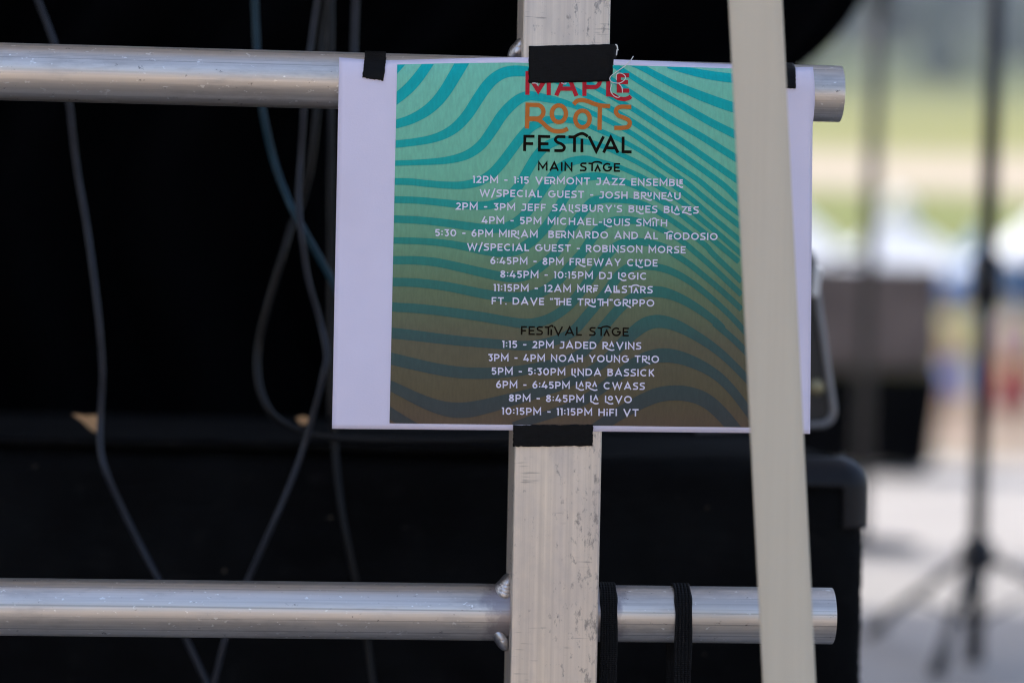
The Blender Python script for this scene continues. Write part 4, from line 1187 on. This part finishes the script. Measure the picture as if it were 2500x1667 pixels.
DBLUE_F = fabric('deep_blue_tent_fabric', (.03, .14, .33), .3)
c = at(2190, 650, 43)
tent(c.x, 43, 1.36, 2.42, 3.45, WHITE_F, BLUE_F, 'white peaked canopy tent with pale blue valance behind the speaker stack', .34, .25)  # oversized white ball on this peak imitates a bright sun glint
c = at(2640, 650, 38)
tent(c.x, 38, 1.6, 2.42, 3.8, WHITE_F, DBLUE_F, 'white canopy tent with dark blue valance at the right edge', .36)
c = at(2392, 690, 55)
tent(c.x, 55, 1.3, 2.35, 3.8, fabric('bright_blue_tent_fabric', (.38, .55, .80), .35), DBLUE_F, 'small blue canopy tent between two white ones', .34)
c = at(1935, 650, 50)
tent(c.x, 50, 1.7, 2.5, 3.95, WHITE_F, WHITE_F, 'plain white canopy tent mostly hidden behind the poster', .3)

# ------------------------------------------------------------------ people on the field
M_SKIN = plain('skin', (.50, .30, .21), .6, 0, .08, 20)
M_HAIR = plain('brown_hair', (.06, .035, .02), .6, 0, .3, 60)
def cloth_m(n, c): return plain(n, c, .85, 0, .12, 14)
def skinned(name, chain, parent, mat, lv=2):
    """chain: list of (point, radius, parent index)"""
    me = bpy.data.meshes.new(name); org = FRAME[parent.name]
    me.from_pydata([tuple(Vector(p) - org) for p, r, q in chain], [(q, i) for i, (p, r, q) in enumerate(chain) if q is not None], [])
    o = bpy.data.objects.new(name, me); col.objects.link(o)
    o.modifiers.new('skin', 'SKIN'); s = o.modifiers.new('sub', 'SUBSURF'); s.levels = lv; s.render_levels = lv
    sv_ = me.skin_vertices[0].data
    for i, (p, r, q) in enumerate(chain):
        sv_[i].radius = (r, r) if not isinstance(r, tuple) else r
        sv_[i].use_root = (q is None)
    bpy.context.view_layer.update()
    dg = bpy.context.evaluated_depsgraph_get()
    nm = bpy.data.meshes.new_from_object(o.evaluated_get(dg))
    bpy.data.objects.remove(o)
    nm.materials.clear(); nm.materials.append(mat); nm.name = name
    for p in nm.polygons: p.use_smooth = True
    o = bpy.data.objects.new(name, nm); col.objects.link(o); o.parent = parent
    FRAME[o.name] = org
    return o
def person(x, y, h, face, shirt, legs, label, shorts=True, skirt=False, arm=.1):
    t = empty('person', (x, y, 0), I4, label, 'person', 'people standing on the field')
    k = h / 1.75; cf, sf = math.cos(face), math.sin(face)
    def P(a, b, c): return Vector((x + (a * cf - b * sf) * k, y + (a * sf + b * cf) * k, c * k))
    ch = [(P(0, 0, .95), .135 * k, None), (P(0, 0, 1.15), .125 * k, 0), (P(0, 0, 1.34), .145 * k, 1), (P(0, 0, 1.47), .07 * k, 2), (P(0, 0, 1.53), .055 * k, 3), (P(0, -.015, 1.60), .082 * k, 4), (P(0, 0, 1.68), .085 * k, 5)]
    for s in (-1, 1):
        b = len(ch)
        ch += [(P(s * .10, 0, .86), .085 * k, 0), (P(s * .11, -.01, .50), .058 * k, b), (P(s * .115, .02, .30), .052 * k, b + 1), (P(s * .12, .02, .09), .036 * k, b + 2), (P(s * .125, -.03, .04), .038 * k, b + 3), (P(s * .13, -.15, .03), .03 * k, b + 4)]
        b = len(ch)
        ch += [(P(s * .17, 0, 1.40), .06 * k, 2), (P(s * .23, .02, 1.14), .042 * k, b), (P(s * (.22 + arm), -.06, .93), .033 * k, b + 1), (P(s * (.22 + arm), -.09, .86), .030 * k, b + 2), (P(s * (.22 + arm), -.11, .80), .024 * k, b + 3)]
        hb = b + 4
        for q, (dx, ln) in enumerate(((-.03, .07), (-.01, .085), (.01, .08), (.03, .065))):
            n = len(ch)
            ch += [(P(s * (.22 + arm) + dx, -.12, .79 - ln * .5), .009 * k, hb), (P(s * (.22 + arm) + dx, -.11, .79 - ln), .008 * k, n)]
        n = len(ch)
        ch += [(P(s * (.22 + arm) - s * .035, -.13, .83), .010 * k, b + 3), (P(s * (.22 + arm) - s * .05, -.14, .79), .009 * k, n)]
    skinned('body', ch, t, M_SKIN)
    sc = [(P(0, 0, .90), .150 * k, None), (P(0, 0, 1.15), .150 * k, 0), (P(0, 0, 1.36), .160 * k, 1), (P(0, 0, 1.45), .085 * k, 2)]
    for s in (-1, 1):
        b = len(sc); sc += [(P(s * .18, 0, 1.40), .078 * k, 2), (P(s * .235, .01, 1.18), .062 * k, b)]
    skinned('shirt', sc, t, shirt)
    if skirt:
        MB().tube([P(0, 0, 1.0), P(0, 0, .85), P(0, 0, .62), P(0, 0, .42)], .2, 20, True, [.15 * k, .19 * k, .24 * k, .29 * k]).build('skirt', legs, t, smooth=True)
    else:
        sc = [(P(0, 0, .97), .155 * k, None), (P(0, 0, .88), .15 * k, 0)]
        for s in (-1, 1):
            b = len(sc); sc += [(P(s * .105, 0, .80), .105 * k, 1), (P(s * .115, 0, .50 if shorts else .12), .080 * k if shorts else .06 * k, b)]
        skinned('trousers', sc, t, legs)
    MB().sphere(P(0, .018, 1.675), .096 * k, .104 * k, .10 * k, 18, 12, .02).build('hair', M_HAIR, t, smooth=True)
    for s in (-1, 1):
        MB().sphere(P(s * .032, -.088, 1.625), .011 * k).build('eye', M_TXK, t, smooth=True)
    MB().sphere(P(0, -.10, 1.595), .013 * k, .018 * k, .022 * k).build('nose', M_SKIN, t, smooth=True)
    MB().sphere(P(0, -.088, 1.555), .024 * k, .006 * k, .006 * k).build('mouth', M_TXR, t, smooth=True)
    return t
c = at(2335, 900, 29); person(c.x, 29, 1.72, .5, cloth_m('straw_yellow_shirt', (.74, .66, .34)), cloth_m('blue_denim', (.17, .24, .62)), 'person in a straw yellow shirt and blue shorts beyond the speaker stack', arm=.16)
c = at(2474, 900, 27); person(c.x, 27, 1.62, -.3, cloth_m('dusty_pink_shirt', (.52, .37, .38)), cloth_m('dark_red_skirt', (.30, .04, .045)), 'person in a dusty pink top and dark red skirt near the right edge', skirt=True)

# ------------------------------------------------------------------ haze over the valley
hz, hnt = None, None
m = bpy.data.materials.new('haze'); m.use_nodes = True; hnt = m.node_tree
for n_ in list(hnt.nodes):
    if n_.type != 'OUTPUT_MATERIAL': hnt.nodes.remove(n_)
pvn = hnt.nodes.new('ShaderNodeVolumePrincipled'); pvn.inputs['Color'].default_value = (.80, .88, 1, 1)
pvn.inputs['Density'].default_value = .00052; pvn.inputs['Anisotropy'].default_value = .2
hnt.links.new(pvn.outputs[0], hnt.nodes['Material Output'].inputs['Volume'])
o = MB().box((0, 0, 89), (1900, 1900, 180)).build('haze', m, origin=(0, 0, -1))
tag(o, kind='stuff')
scene.cycles.volume_bounces = 0
